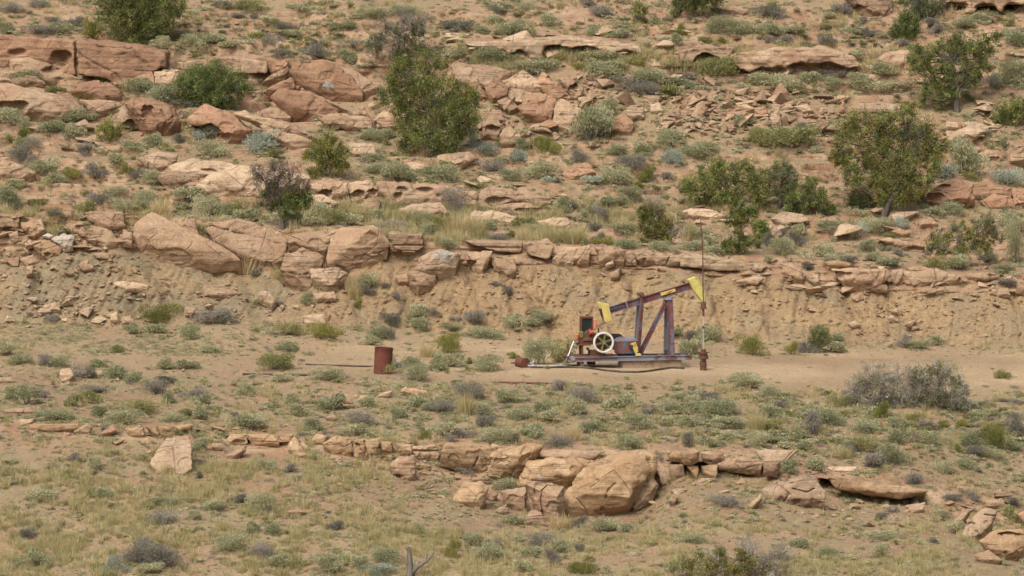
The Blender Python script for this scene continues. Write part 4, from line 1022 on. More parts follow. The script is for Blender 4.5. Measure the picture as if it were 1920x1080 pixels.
tree('juniper_bush', "yellow green bush beside the large dark juniper at the top left", 'bush', (172, 74),
     [(168, 45, 12), (180, 55, 14), (170, 62, 12)], [(JG, .8), (J, .2)], [(172, 74), (173, 55)], 0.05, leaf=0.06)
tree('juniper_tree', "dark juniper with a visible trunk at the top edge", 'tree', (1306, 38),
     [(1268, 8, 16), (1285, 0, 18), (1310, 2, 18), (1340, 2, 14), (1300, -20, 26), (1335, -18, 20)], [(JD, .7), (J, .3)], [(1306, 38), (1304, 22), (1302, 2)], 0.12, group=GJ, land="the dark juniper at the top edge")
tree('juniper_bush', "small dark juniper below the huge smooth boulder at the top edge", 'bush', (1698, 76),
     [(1692, 40, 13), (1708, 38, 13), (1685, 58, 13), (1705, 58, 15), (1700, 30, 9), (1715, 50, 9)], [(J, .6), (JD, .4)], [(1698, 76), (1698, 50)], 0.06)
tree('shrub', "dark bluish rounded shrub in front of the arched ledge", 'bush', (1735, 38),
     [(1712, 18, 15), (1735, 10, 18), (1758, 15, 15), (1735, 25, 16), (1720, -2, 12)], [(JY, .6), (JD, .4)], [(1735, 38), (1735, 18)], 0.05)
tree('juniper_tree', "upper right juniper with an open crown and a thick twisted trunk", 'tree', (1793, 210),
     [(1718, 95, 12), (1725, 122, 17), (1750, 98, 14), (1745, 140, 15), (1772, 85, 14), (1795, 78, 15), (1800, 100, 18), (1828, 90, 16), (1848, 78, 12), (1858, 92, 10), (1838, 112, 15), (1815, 130, 16), (1850, 125, 10), (1770, 125, 14), (1785, 150, 16), (1812, 152, 13), (1828, 155, 9), (1755, 160, 14), (1770, 180, 13), (1868, 68, 8), (1740, 168, 13), (1730, 185, 9), (1790, 172, 11), (1832, 140, 11), (1760, 196, 10), (1712, 112, 10), (1735, 108, 12)],
     [(J, .55), (JD, .45)], [(1795, 212), (1793, 190), (1796, 165), (1790, 140), (1785, 110)], 0.2, density=1.05, bare=[(1775, 120, 26), (1800, 140, 26)], land="the upper right juniper", group=GJ)
tree('juniper_bush', "dark green juniper bush at the right edge below the upper right juniper", 'bush', (1898, 236),
     [(1878, 210, 13), (1895, 200, 14), (1915, 195, 15), (1900, 220, 14), (1925, 215, 14), (1870, 222, 9)], [(J, .7), (JD, .3)], [(1898, 236), (1898, 215)], 0.07)
tree('juniper_tree', "main right juniper with a leaning trunk and a wide ragged crown", 'tree', (1655, 403),
     [(1610, 222, 15), (1590, 235, 18), (1575, 265, 15), (1565, 285, 13), (1590, 290, 16), (1610, 260, 18), (1640, 235, 18), (1665, 225, 14), (1692, 212, 16), (1715, 210, 13), (1640, 265, 22), (1672, 255, 22), (1705, 245, 18), (1735, 245, 18), (1745, 270, 16), (1760, 290, 16), (1775, 275, 10), (1650, 300, 24), (1680, 290, 24), (1715, 285, 22), (1740, 305, 18), (1640, 330, 18), (1668, 335, 22), (1700, 325, 22), (1722, 335, 15), (1700, 355, 17), (1712, 368, 11), (1625, 300, 14), (1672, 362, 14), (1610, 330, 12), (1640, 350, 12), (1590, 318, 14), (1600, 345, 12), (1573, 298, 13), (1650, 372, 13), (1730, 352, 13), (1748, 330, 13), (1690, 378, 12)],
     [(J, .5), (JG, .22), (JD, .28)], [(1655, 405), (1664, 385), (1678, 360), (1686, 330), (1690, 290), (1695, 255)], 0.2, density=0.95, bare=[(1700, 240, 30), (1720, 260, 26)], land="the main right juniper", group=GJ)
tree('juniper_bush', "dark greyish bush at the foot of the main right juniper", 'bush', (1612, 392),
     [(1600, 372, 12), (1618, 368, 13), (1632, 380, 12), (1608, 384, 11)], [(JY, .4), (JD, .6)], [(1612, 392), (1612, 375)], 0.05)
tree('juniper_bush', "wide spreading juniper bush left of the main right juniper", 'bush', (1350, 385),
     [(1292, 345, 15), (1300, 365, 13), (1318, 320, 14), (1330, 340, 20), (1345, 305, 12), (1350, 325, 17), (1370, 345, 20), (1390, 320, 14), (1400, 345, 18), (1340, 365, 16), (1375, 368, 15), (1405, 310, 10), (1420, 350, 15), (1425, 328, 14), (1432, 366, 12), (1414, 370, 13), (1280, 355, 9), (1360, 375, 12), (1320, 372, 12)],
     [(J, .7), (JD, .3)], [(1350, 386), (1350, 365), (1352, 335)], 0.09, land="the wide spreading juniper bush", group=GJ)
tree('juniper_tree', "grey tinged juniper between the wide bush and the low dark bush", 'tree', (1462, 395),
     [(1448, 330, 15), (1465, 315, 14), (1480, 330, 14), (1455, 350, 16), (1475, 355, 15), (1465, 375, 14), (1490, 345, 9), (1440, 360, 10)], [(JY, .4), (JD, .35), (J, .25)], [(1460, 396), (1463, 370), (1466, 340)], 0.08, density=0.85, bare=[(1475, 325, 20)], group=GJ)
tree('juniper_bush', "low dark green bush right of the grey tinged juniper", 'bush', (1520, 402),
     [(1492, 370, 13), (1508, 355, 13), (1522, 345, 12), (1530, 370, 15), (1510, 382, 14), (1542, 385, 12), (1555, 392, 8), (1500, 390, 9), (1485, 386, 10), (1538, 362, 10)], [(J, .5), (JD, .5)], [(1520, 402), (1518, 380)], 0.07)
tree('juniper_tree', "left one of the twin junipers, two tiered, above the tall rod", 'tree', (1384, 476),
     [(1378, 395, 12), (1395, 392, 12), (1405, 405, 11), (1375, 412, 12), (1392, 415, 13), (1372, 455, 13), (1388, 462, 13), (1400, 452, 11), (1362, 462, 9), (1385, 440, 9), (1415, 395, 8)],
     [(J, .55), (JD, .25), (JG, .2)], [(1384, 476), (1386, 450), (1390, 420), (1392, 400)], 0.08, land="the twin junipers", group=GJ)
tree('juniper_bush', "bright rounded right one of the twin junipers", 'bush', (1424, 450),
     [(1418, 425, 11), (1430, 422, 11), (1424, 438, 12), (1436, 435, 8)], [(J, .9), (JG, .1)], [(1424, 450), (1424, 430)], 0.05, leaf=0.06)
tree('shrub', "rusty brown topped bush with a bare twig to its right", 'bush', (1232, 456),
     [(1205, 398, 12), (1222, 392, 13), (1240, 402, 13), (1250, 418, 12), (1212, 420, 15), (1232, 425, 15), (1215, 442, 13), (1240, 445, 12), (1252, 448, 10)],
     [(JR, .55), (J, .45)], [(1232, 457), (1228, 435), (1225, 405)], 0.06, bare=[(1268, 432, 14), (1225, 390, 20)], twigs=8, land="the rusty topped bush")
tree('juniper_tree', "pale grey green juniper with slim pale stems near the right edge", 'tree', (1808, 502),
     [(1752, 448, 14), (1765, 462, 14), (1780, 440, 13), (1798, 430, 14), (1815, 440, 14), (1835, 422, 13), (1852, 412, 12), (1860, 430, 13), (1845, 448, 15), (1822, 462, 14), (1800, 458, 14), (1870, 445, 10), (1850, 468, 10), (1745, 465, 9)],
     [(JY, .6), (J, .25), (JG, .15)], [(1808, 503), (1806, 480), (1808, 450)], 0.07, density=0.8, wood='deadwood', land="the pale grey green juniper", group=GJ)
tree('dead_tree', "dead two branched tree stump at the bottom edge", 'dead tree', (768, 1082),
     [], [(JY, 1)], [(768, 1090), (768, 1070), (767, 1050), (765, 1026)], 0.11, bare=[], wood='deadwood', seed=4)
st = [o for o in COL.objects if o.name.startswith('dead_tree')][0]
r_ = random.Random(8)
org = Vector(st.location)
def dp(x, y, d=0): return Vector(at(x, y, org.y + d)) - org
pth = [([dp(768, 1082), dp(769, 1060), dp(768, 1042), dp(766, 1026)], [0.13, 0.10, 0.085, 0.05]),
       ([dp(770, 1076), dp(785, 1062), dp(800, 1052), dp(808, 1044), dp(815, 1034)], [0.08, 0.065, 0.05, 0.035, 0.02]),
       ([dp(798, 1054), dp(800, 1044), dp(801, 1036)], [0.035, 0.025, 0.01]), ([dp(766, 1064), dp(759, 1054), dp(755, 1042)], [0.05, 0.035, 0.015]),
       ([dp(769, 1062), dp(776, 1058), dp(780, 1050)], [0.03, 0.02, 0.01]), ([dp(766, 1030), dp(762, 1030), dp(760, 1026)], [0.04, 0.03, 0.012]),
       ([dp(806, 1046), dp(810, 1042), dp(816, 1044)], [0.02, 0.014, 0.008])]
v, f = tubes(pth, 7)
tr = [c for c in COL.objects if c.parent == st][0]
tr.data = mesh_np('trunk', v, [f], [M['deadwood']], smooth=True)
tree('shrub', "yellow green bush mixed with bare grey branches at the bottom edge", 'bush', (1370, 1078),
     [(1262, 1062, 12), (1285, 1055, 14), (1315, 1045, 13), (1330, 1062, 16), (1360, 1060, 14), (1390, 1042, 14), (1410, 1060, 13), (1300, 1075, 14), (1385, 1075, 14), (1350, 1035, 9), (1440, 1070, 10)],
     [(JG, .3), ('o', .7)], [(1360, 1085), (1362, 1070), (1380, 1050)], 0.05, density=0.15, leaf=0.05, twigm='t', bare=[(1420, 1055, 30), (1450, 1050, 26), (1465, 1040, 20), (1400, 1035, 26), (1345, 1050, 24), (1435, 1070, 26)], wood='deadwood', twigs=6, fwd=0.3, twigd=0.1, land="the grey branched bush at the bottom edge")
tree('shrub', "wide grey bare shrub in front of the pad's right end", 'bush', (1650, 762),
     [(1600, 745, 13), (1640, 752, 14), (1690, 755, 14), (1620, 735, 14), (1650, 735, 18), (1690, 735, 18), (1640, 712, 14), (1680, 710, 14), (1710, 755, 14), (1612, 715, 12)], [('t', .8), ('o', .2)], [(1655, 765), (1655, 745), (1650, 715)], 0.06, density=0.6, leaf=0.05, twigd=0.34, twigm='t',
     bare=[(1605, 720, 26), (1630, 705, 28), (1660, 700, 28), (1690, 705, 26), (1620, 745, 26), (1660, 740, 30), (1700, 745, 28), (1590, 740, 20), (1715, 720, 24)], wood='deadwood', twigs=12, land="the wide grey bare shrub")
tree('shrub', "big olive shrub right of the wide grey bare shrub", 'bush', (1765, 768),
     [(1715, 705, 14), (1735, 698, 15), (1758, 692, 15), (1780, 702, 15), (1800, 718, 13), (1742, 722, 18), (1770, 725, 18), (1795, 745, 15), (1760, 748, 16), (1730, 745, 14), (1808, 760, 9)],
     [('o', .4), ('t', .6)], [(1765, 768), (1763, 745), (1758, 715)], 0.05, density=0.34, leaf=0.06, twigd=0.3, twigm='t', bare=[(1800, 735, 18), (1720, 720, 18), (1780, 745, 26), (1740, 740, 26), (1765, 710, 24)], wood='deadwood', twigs=12, land="the big olive shrub")
tree('shrub', "feathery pale green bush on the flat right of the wellhead", 'bush', (1536, 662),
     [(1528, 625, 9), (1538, 618, 9), (1545, 632, 9), (1525, 640, 10), (1540, 645, 9)], [('o', .7), (JY, .3)], [(1536, 662), (1536, 640)], 0.035, density=0.8, leaf=0.05, bare=[(1525, 655, 14), (1508, 652, 14)], twigs=10, wood='deadwood')
# ------------------------------------------------------------------ plants
def shrub_mesh(name, mat, seed, n, leaf, stretch=3.0, up=0.5, lobes=7, hollow=0.45, stems=14, twig=False):
    """unit shrub: 1 wide, 1 high, sitting at z = 0"""
    r = np.random.default_rng(seed)
    lc = np.stack([r.uniform(-0.3, 0.3, lobes), r.uniform(-0.3, 0.3, lobes), r.uniform(0.12, 0.6, lobes)], 1)
    lr = r.uniform(0.17, 0.31, lobes) * (1.05 - 0.3 * lc[:, 2])
    w = lr ** 2; w /= w.sum()
    which = r.choice(lobes, n, p=w)
    d = r.normal(size=(n, 3)); d /= np.linalg.norm(d, axis=1)[:, None]
    d[:, 2] = np.where(d[:, 2] < -0.55, -d[:, 2] * 0.7, d[:, 2])
    rad = lr[which] * (hollow + (1.12 - hollow) * r.random(n) ** 0.6)
    cen = lc[which] + d * rad[:, None]
    cen[:, 2] = np.abs(cen[:, 2])
    ax = cen * [1, 1, 0.8] + [0, 0, up] + r.normal(size=(n, 3)) * 0.45
    ax /= np.linalg.norm(ax, axis=1)[:, None]
    ln = leaf * stretch * r.uniform(0.6, 1.4, n)
    wd = leaf * r.uniform(0.6, 1.3, n)
    v, f = leaf_quads(cen, ax, ln, wd, r)
    tint = np.clip(0.5 + 0.22 * (which / lobes - 0.5) * 2 * r.choice([-1, 1]) + r.normal(size=n) * 0.2, 0, 1)
    paths = []
    for k in range(stems):
        a = r.uniform(0, 6.28); e = lc[r.integers(lobes)] + r.normal(size=3) * 0.09
        e[2] = abs(e[2])
        m0 = e * 0.5 + r.normal(size=3) * 0.04
        paths.append(([(0.04 * math.cos(a), 0.04 * math.sin(a), -0.08), tuple(m0), tuple(e)], [0.018, 0.011, 0.004]))
    tv, tf = tubes(paths, 3)
    V_ = np.concatenate([v, tv]); 
    tint = np.concatenate([tint, np.full(len(tf), 0.4)])
    mi = np.concatenate([np.zeros(len(f), int), np.ones(len(tf), int)])
    return mesh_np(name, V_, [f, tf + len(v)], [M[mat], M['deadwood']], tint=tint, mat_index=mi)

def grass_mesh(name, mat, seed, n, wide=1.0):
    r = np.random.default_rng(seed)
    a = r.uniform(0, 6.28, n); rr = r.random(n) ** 0.6 * 0.3
    base = np.stack([rr * np.cos(a), rr * np.sin(a), np.zeros(n)], 1)
    tip = np.stack([np.cos(a), np.sin(a), np.zeros(n)], 1) * (rr * 1.5 + 0.08)[:, None] + r.normal(size=(n, 3)) * [0.09, 0.09, 0]
    tip[:, 2] = r.uniform(0.45, 1.05, n)
    side = np.stack([-np.sin(a + r.normal(size=n)), np.cos(a + r.normal(size=n)), np.zeros(n)], 1) * r.uniform(0.008, 0.018, n)[:, None] * wide
    v = np.stack([base - side, base + side, tip], 1).reshape(-1, 3)
    return mesh_np(name, v, [np.arange(n * 3).reshape(n, 3)], [M[mat]], tint=np.clip(r.normal(0.5, 0.25, n), 0, 1))

KINDS = {  # mesh name, category, look, [leaf size, stretch, up, lobes, hollow]
    's': ('sagebrush', 'sagebrush', 'grey green sagebrush', (0.040, 2.6, 0.5, 8, 0.45)),
    'b': ('silver_sagebrush', 'sagebrush', 'silvery sagebrush', (0.038, 2.6, 0.5, 8, 0.5)),
    'g': ('blackbrush', 'shrub', 'grey bare shrub', (0.020, 6.5, 0.5, 7, 0.25)),
    'o': ('saltbush', 'shrub', 'olive shrub', (0.036, 3.0, 0.7, 8, 0.4)),
    'r': ('rabbitbrush', 'shrub', 'yellow green bush', (0.022, 6.0, 1.3, 7, 0.35)),
    'y': ('bunchgrass', 'grass clump', 'pale grass clump', None)}
VAR = {}
for k, (nm, cat, look, par) in KINDS.items():
    VAR[k] = []
    for i in range(7):
        for big in (0, 1):
            if par is None:
                VAR[k].append(grass_mesh(nm, k, 900 + i * 2 + big, 520 if big else 380))
            else:
                lf, stv, up_, lob, hol = par
                n = (3400 if big else 1700)
                if k in 'g': n = int(n * 0.95)
                VAR[k].append(shrub_mesh(nm, k, sum(map(ord, nm)) + i * 31 + big * 7, n, lf * (0.62 if big else 1.0), stv, up_, lob + 5 * big, hol, stems=26 if k == 'g' else 12))

PLANTS = """
A g 50,75,150,70 220,45,90,50 230,200,140,60 310,135,150,40 430,150,90,50 1545,260,110,50 1590,325,140,50 1770,325,120,60 1760,265,100,40 1330,105,80,40 1440,105,70,30 1580,165,140,40 1250,50,100,50 1065,605,90,60 200,830,130,50 490,850,120,60 1010,805,90,50 110,925,160,100 200,940,110,70 550,1025,110,90 780,1020,110,80
A s 40,195,110,60 330,190,110,60 1000,215,130,50 920,255,110,60 1080,285,150,80 1190,265,120,70 1640,245,60,40 1240,230,60,40 1280,280,90,50 1660,210,120,40 1690,290,90,40 1870,310,70,50 1700,70,110,60 1520,50,70,40 1880,165,110,50 1240,160,100,40 50,460,90,50 130,490,160,80 760,530,160,90 930,580,170,90 60,700,180,80 420,690,230,60 130,715,80,60 290,750,160,70 430,785,90,70 190,780,70,50 110,825,90,50 850,825,110,80 740,845,110,50 1190,895,160,80 350,885,60,60 240,1000,170,90 640,930,120,60 850,1045,140,80 90,1060,100,60 170,1050,80,50 300,1030,120,60
A r 1430,215,110,70 1600,275,70,30 120,780,70,50 60,810,60,40 930,840,70,30 700,975,85,60 400,1020,90,70 485,550,150,50
A o 1390,60,150,60 1520,150,90,50 310,525,90,40 1540,895,90,50
A b 1160,795,120,90 1480,860,230,100
B s 40,165,90,60 30,360,80,80 340,85,130,60 170,100,150,60 770,180,100,50 960,205,200,80 860,130,110,60 1050,60,130,50 1170,150,120,60 1420,195,120,50 1560,215,120,60 1660,185,80,40 1520,160,80,40 1770,140,80,60 1880,255,80,60 650,320,130,60 850,360,200,70 920,390,180,50 1100,420,180,90 1430,370,200,70 1480,440,250,80 1730,460,170,80 1890,500,120,70 1500,670,130,110 1400,800,200,190 910,915,100,50 1010,840,90,50 1550,880,130,60 1850,840,140,110 1680,905,140,50 1700,860,110,60 1120,1010,170,80 1530,1040,200,110 180,910,200,60 190,975,130,60 330,1030,220,90 480,990,120,60 600,1020,200,100 260,780,100,70 170,780,150,50 940,1020,140,60
B g 60,275,110,50 600,170,80,50 670,185,120,60 890,80,110,50 1380,40,110,50 1450,100,120,60 1590,215,50,40 1080,430,90,50 1650,510,200,80 1710,550,180,90 1330,915,150,70 1620,960,200,90 1800,1020,80,50 640,940,120,60 850,970,130,70
B o 1670,130,110,90 900,340,180,60 1860,550,110,70 760,1060,90,50
B r 1900,200,80,60 1200,360,200,90 1370,385,100,60 1670,370,80,50 1130,880,130,110 1210,880,80,60 890,830,50,40 1455,890,80,30 1700,1030,100,80 1690,1070,60,50
B b 800,870,140,80 740,820,70,50 1000,920,120,70 1860,930,150,80 1180,1030,90,50 1430,1050,90,70
C s 190,190,140,110 290,200,150,110 450,190,100,80 510,210,110,60 620,200,100,50 810,105,110,50 970,200,90,50 1080,75,60,40 1700,125,120,60 1560,140,80,50 1850,210,130,60 1600,170,150,60 1890,260,120,80 1100,415,120,70 990,485,100,70 840,510,150,60 720,475,110,60 1150,510,220,60 480,490,250,80 605,545,120,80 680,550,80,40 220,515,70,50 60,500,90,50 350,730,110,70 190,820,80,50 150,855,90,60 10,850,60,60 60,890,160,80 1860,510,150,130 1790,470,100,80 1550,850,80,70 1600,990,200,160 1800,830,80,60 1870,1070,50,40
C g 500,110,180,80 460,240,90,40 565,250,100,50 820,260,110,50 710,260,90,30 900,95,110,70 1030,130,80,40 1060,205,120,40 1430,190,90,60 1400,160,120,60 1220,275,110,50 850,445,150,50 20,480,60,70 700,800,110,120 1745,500,100,80 1700,780,80,40
C o 130,245,80,50 480,70,110,50 780,160,140,40 1840,155,70,50 190,440,220,110 440,830,170,110 600,840,250,120 1620,570,60,40
C r 220,245,70,40 670,210,60,50 260,430,90,80 1620,1020,70,40
C b 1470,1010,130,70 1830,1040,200,90
D s 50,100,150,100 30,40,120,50 410,80,90,50 690,140,90,80 660,35,150,60 820,105,130,90 1050,80,120,100 1170,140,130,110 1250,140,100,90 1030,130,90,50 1380,170,120,60 1650,190,110,80 1780,195,120,70 1800,135,110,70 1110,410,130,100 1460,640,100,50 1730,640,90,80 1265,740,80,80 860,800,120,60 745,800,90,60 1070,830,140,90 1325,825,75,40 45,920,110,80 20,755,50,40 470,780,60,50 300,830,60,40 520,900,90,40 330,930,70,30 1170,905,110,50 1610,900,160,50 1740,915,90,40 20,985,70,50 120,970,150,60 320,985,130,50 540,985,90,60 590,975,60,40 720,1000,70,40 930,1000,110,60 1060,995,100,60 830,1000,80,40 640,1050,120,70 760,1070,120,70 1410,1035,60,30 1590,1070,100,60 1850,1060,200,60 1820,690,50,50
D g 560,70,110,70 310,135,80,40 1040,390,90,90 1430,470,100,40 1565,640,70,30 1200,745,200,80 250,980,90,60 470,1050,120,70 930,1080,120,50 290,735,100,50 180,700,80,30
D o 220,85,110,60 480,140,80,70 1330,130,110,80 1870,190,130,90 1630,810,160,60 660,905,90,50 1550,1005,150,80 520,1045,80,50
D r 890,745,180,110 1800,830,170,100
D y 890,330,140,70 1400,460,190,90 1590,500,100,70 900,130,120,70
E s 270,105,90,60 1240,120,80,80 1390,50,100,40 1420,130,110,70 1360,170,80,60 60,190,120,70 190,180,80,70 430,180,150,60 500,240,130,60 430,240,80,40 840,210,100,60 1060,215,130,50 1580,250,150,70 1620,320,150,50 1790,340,130,60 1890,345,60,40 590,315,130,60 1530,80,120,60 1620,60,140,80 140,560,150,110 440,710,120,70 430,790,120,80 490,745,70,50 610,780,130,50 660,810,70,50 790,825,180,60 870,690,60,30 960,770,100,70 1080,770,110,70 1120,735,130,60 980,780,90,30 220,830,130,70 160,860,100,50 560,970,120,60 640,985,120,80 400,1000,140,70 540,1010,100,50 820,1010,190,90 1110,970,160,120 1600,1055,80,40 410,1065,130,70 1880,830,90,60
E g 660,130,150,140 1290,105,60,50 1460,175,90,80 1430,230,90,60 280,220,130,60 880,280,130,60 1440,290,90,60 150,590,70,60 300,605,60,40 40,445,80,50 250,550,60,40 530,690,90,40 280,760,110,80 740,760,120,80 640,725,80,40 260,830,80,60 870,530,50,30 935,585,50,60
E r 515,60,100,40 570,240,110,90 950,260,70,50 1480,300,90,50 1830,290,90,60 80,650,60,50 590,910,150,110 720,970,50,40 835,940,120,30 965,940,50,40
E y 660,250,200,90 1030,270,90,60 1300,290,180,80 1200,280,140,60 80,600,120,80 480,930,80,80 750,255,120,80
E o 1230,960,130,140 1030,210,110,60 255,1025,60,80
E b 310,990,80,50
F s 95,270,130,70 60,330,150,60 180,345,110,50 150,310,100,60 550,355,130,80 585,200,90,50 670,255,110,60 840,220,130,60 955,180,90,50 1110,215,150,80 1040,345,110,70 950,310,80,50 890,350,60,50 700,375,90,50 800,370,100,60 860,400,120,60 1080,390,100,60 1150,330,100,50 1160,430,110,50 1050,420,100,40 1380,135,110,60 1500,150,160,80 1660,175,90,50 1850,210,130,80 1870,100,70,50 1800,170,80,50 1540,440,150,80 1880,400,130,180 1810,460,130,50 150,845,150,80 50,920,110,80 450,920,50,60 850,860,120,60 860,905,120,60 635,820,50,30 1420,865,110,70 1190,870,60,40 1340,885,130,50 360,1080,160,60
F g 480,310,80,60 575,250,60,50 650,310,110,70 710,445,100,70 950,410,120,50 1220,360,80,40 1560,60,100,80 1720,400,110,60 1830,540,110,60 40,840,90,60 680,900,110,50 1250,880,100,60
F b 980,245,150,60 1220,200,90,50
F o 420,320,60,60 1190,260,120,40 1430,440,130,80 765,900,90,140 1800,1050,80,60
F r 390,920,130,130 605,915,70,60
G s 70,85,100,60 150,120,100,80 1120,110,100,60 940,110,80,60 290,200,170,70 550,190,100,80 690,230,200,70 980,215,130,50 1120,195,110,80 1180,140,70,40 1380,60,110,60 1640,120,90,80 1660,175,120,60 1860,150,120,80 1380,260,180,70 1750,270,110,80 1590,240,60,40 80,445,90,50 540,480,80,70 1110,380,80,60 1500,490,110,60 240,660,180,60 900,690,140,60 590,640,100,50 1100,760,90,60 1480,730,180,90 1210,720,150,60 220,1030,110,90 110,1030,100,50 840,1070,140,60 1280,940,140,80 1420,840,100,70 1530,850,90,70 1580,1030,120,90 1810,1020,130,60 1860,1070,140,90
G g 240,80,70,50 530,50,180,40 885,60,150,70 1100,75,160,60 1320,185,50,30 410,440,110,50 1120,460,80,50 1120,535,50,40 1620,500,80,50 910,790,170,60 1330,680,110,60 150,880,110,60 780,1010,180,110 920,1040,250,150 1470,985,130,70 1880,830,90,50
G o 400,130,90,80 500,110,120,80 760,165,150,90 1040,190,100,50 1660,1040,100,60
G b 660,1060,120,80
H s 140,130,100,60 490,150,90,60 60,295,120,70 160,295,90,50 540,280,120,70 590,300,110,70 330,190,110,50 430,200,70,40 440,130,100,70 790,180,130,70 870,180,90,50 1000,200,140,60 890,335,150,70 1090,300,120,60 930,110,110,70 1180,220,110,60 1130,170,90,70 1320,180,160,80 1410,275,110,60 1580,140,120,80 1670,260,150,80 1620,365,130,80 1840,150,130,60 1890,110,100,50 1810,230,120,50 1430,45,90,40 1530,30,90,40 1250,410,130,35 520,460,90,50 920,590,140,60 1480,835,130,70 1610,835,110,60 970,790,120,60 880,850,80,50 250,820,70,40 430,830,80,60 740,920,100,60 990,885,110,40 830,990,150,70 1070,975,110,70 970,940,80,40 1240,950,90,60 1030,1060,110,80 250,1020,130,80 100,1040,120,70
H g 110,240,170,70 620,325,70,40 690,300,120,50 560,160,160,70 820,245,120,70 970,335,70,50 1220,360,150,60 720,90,180,90 1370,105,160,70 1740,180,110,60 1240,40,90,50 700,510,100,40 1330,810,100,60 1120,920,150,80 850,935,90,50 1190,1030,80,100 1340,950,70,50
H r 460,310,60,50 630,980,70,80 1370,1070,150,110
H y 700,180,110,90 1230,820,120,70 930,540,100,60 1300,320,100,60
H b 230,1080,180,60
I s 360,30,150,60 480,80,130,60 60,150,120,90 180,180,220,80 30,240,110,80 260,250,150,60 500,190,100,60 770,200,110,60 830,230,130,70 1030,270,140,60 1210,340,110,100 690,370,100,50 500,335,90,60 260,320,120,50 170,360,110,60 410,350,130,70 650,310,100,50 930,320,90,50 1080,385,100,50 1220,240,120,50 1400,350,130,90 1660,210,120,60 1640,350,170,110 1740,420,130,60 1870,380,100,60 1190,470,150,100 740,490,110,80 590,510,120,70 1480,500,130,60 1580,470,110,60 1450,770,100,70 1550,850,90,80 920,785,60,40 60,900,130,70 1140,880,130,60 1120,985,90,70 800,975,130,50 1210,1050,60,50 990,930,90,30 650,920,120,50 1350,840,60,50 1430,840,60,40 1660,720,80,40
I g 150,95,120,50 740,290,90,110 50,355,110,80 930,390,90,60 1370,250,110,60 1640,410,130,60 1890,290,120,100 1090,480,120,80 1310,575,100,60 1190,725,70,40 1120,770,80,50 1410,895,60,35 1850,690,100,60 1520,670,100,50 1650,660,80,50 250,700,170,60 530,140,110,60
I o 900,135,140,60 480,260,120,60 1010,380,150,90 1860,770,110,90
I r 1110,195,80,70 1290,215,90,50 1470,255,80,40 1565,255,60,50 1750,380,150,160 1560,390,40,40
I y 900,420,90,70 420,260,100,70
"""
LAND += [("the pump jack", 1195, 625), ("the rusty drum", 718, 678), ("the wellhead", 1318, 672), ("the tilted red valve drum", 982, 682)]
SHR = []
for line in PLANTS.strip().splitlines():
    t, k, rest = line.split(' ', 2)
    for p in tile(t, rest):
        SHR.append([k, p[0], p[1], p[2], p[3]])
# keep every kind countable: the largest 290 of a kind are plants of their own, the rest joins the low cover
EXTRA = []
for k in KINDS:
    mine = sorted([s for s in SHR if s[0] == k], key=lambda s: -s[3] * s[4])
    EXTRA += mine[290:]
    SHR = [s for s in SHR if s[0] != k] + mine[:290]

def singled_out(items, look, words):
    """items: [(px, py)]; a phrase for each that is true of it alone: its rank by distance on one side of one landmark"""
    best = [None] * len(items)
    for li, (nm, lx, ly) in enumerate(LAND):
        sect = {}
        for i, (x, y) in enumerate(items):
            dx, dy = x - lx, y - ly
            if abs(dx) > abs(dy) * 1.2: s = "to the right of" if dx > 0 else "to the left of"
            else: s = "below" if dy > 0 else "above"
            sect.setdefault(s, []).append((math.hypot(dx, dy), i))
        for s, lst in sect.items():
            lst.sort()
            for rk, (d, i) in enumerate(lst):
                cost = rk * 160 + d
                if best[i] is None or cost < best[i][0]:
                    best[i] = (cost, s, nm, rk)
    num = ["nearest", "second", "third", "fourth", "fifth", "sixth", "seventh", "eighth", "ninth", "tenth", "eleventh", "twelfth"]
    out = []
    for b_ in best:
        _, s, nm, rk = b_
        side = {"to the right of": "right of", "to the left of": "left of"}.get(s, s)
        out.append(f"{look}, {num[min(rk, 11)]} one {side} {nm}")
    return out

def plant(k, px, py, w, h, label, group, i):
    p = hit(px, py)
    sc = p.y / F
    ww, hh = w * sc, h * sc
    big = 1 if w > 42 else 0
    me = VAR[k][((i * 5) % 7) * 2 + big]
    o = link(bpy.data.objects.new(KINDS[k][0], me))
    ww *= rnd_.uniform(0.82, 1.2); hh *= rnd_.uniform(0.8, 1.2)
    dpt = ww * rnd_.uniform(0.75, 1.05)
    o.location = p + Vector((0, dpt * 0.25, -0.03))
    o.scale = (ww * 1.3, dpt, hh * 1.5)
    o.rotation_euler = (rnd_.uniform(-.1, .1), rnd_.uniform(-.1, .1), rnd_.uniform(0, 6.28))
    if abs(ww - dpt) > 1e-6: o.scale = (ww * 1.3, ww * 1.2, hh * 1.5)
    tag(o, label, KINDS[k][1], group, 'thing')
rnd_ = random.Random(77)
for k, (nm, cat, look, par) in KINDS.items():
    its = [s for s in SHR if s[0] == k]
    labs = singled_out([(s[1], s[2] - s[4] * 0.5) for s in its], look, None)
    grp = {'s': 'sagebrush scattered over the slope', 'b': 'silvery sagebrush scattered over the slope', 'g': 'grey shrubs scattered over the slope',
           'o': 'olive shrubs scattered over the slope', 'r': 'yellow green bushes scattered over the slope', 'y': 'pale grass clumps on the benches'}[k]
    for i, s in enumerate(its):
        plant(k, s[1], s[2], s[3], s[4], labs[i], grp, i)

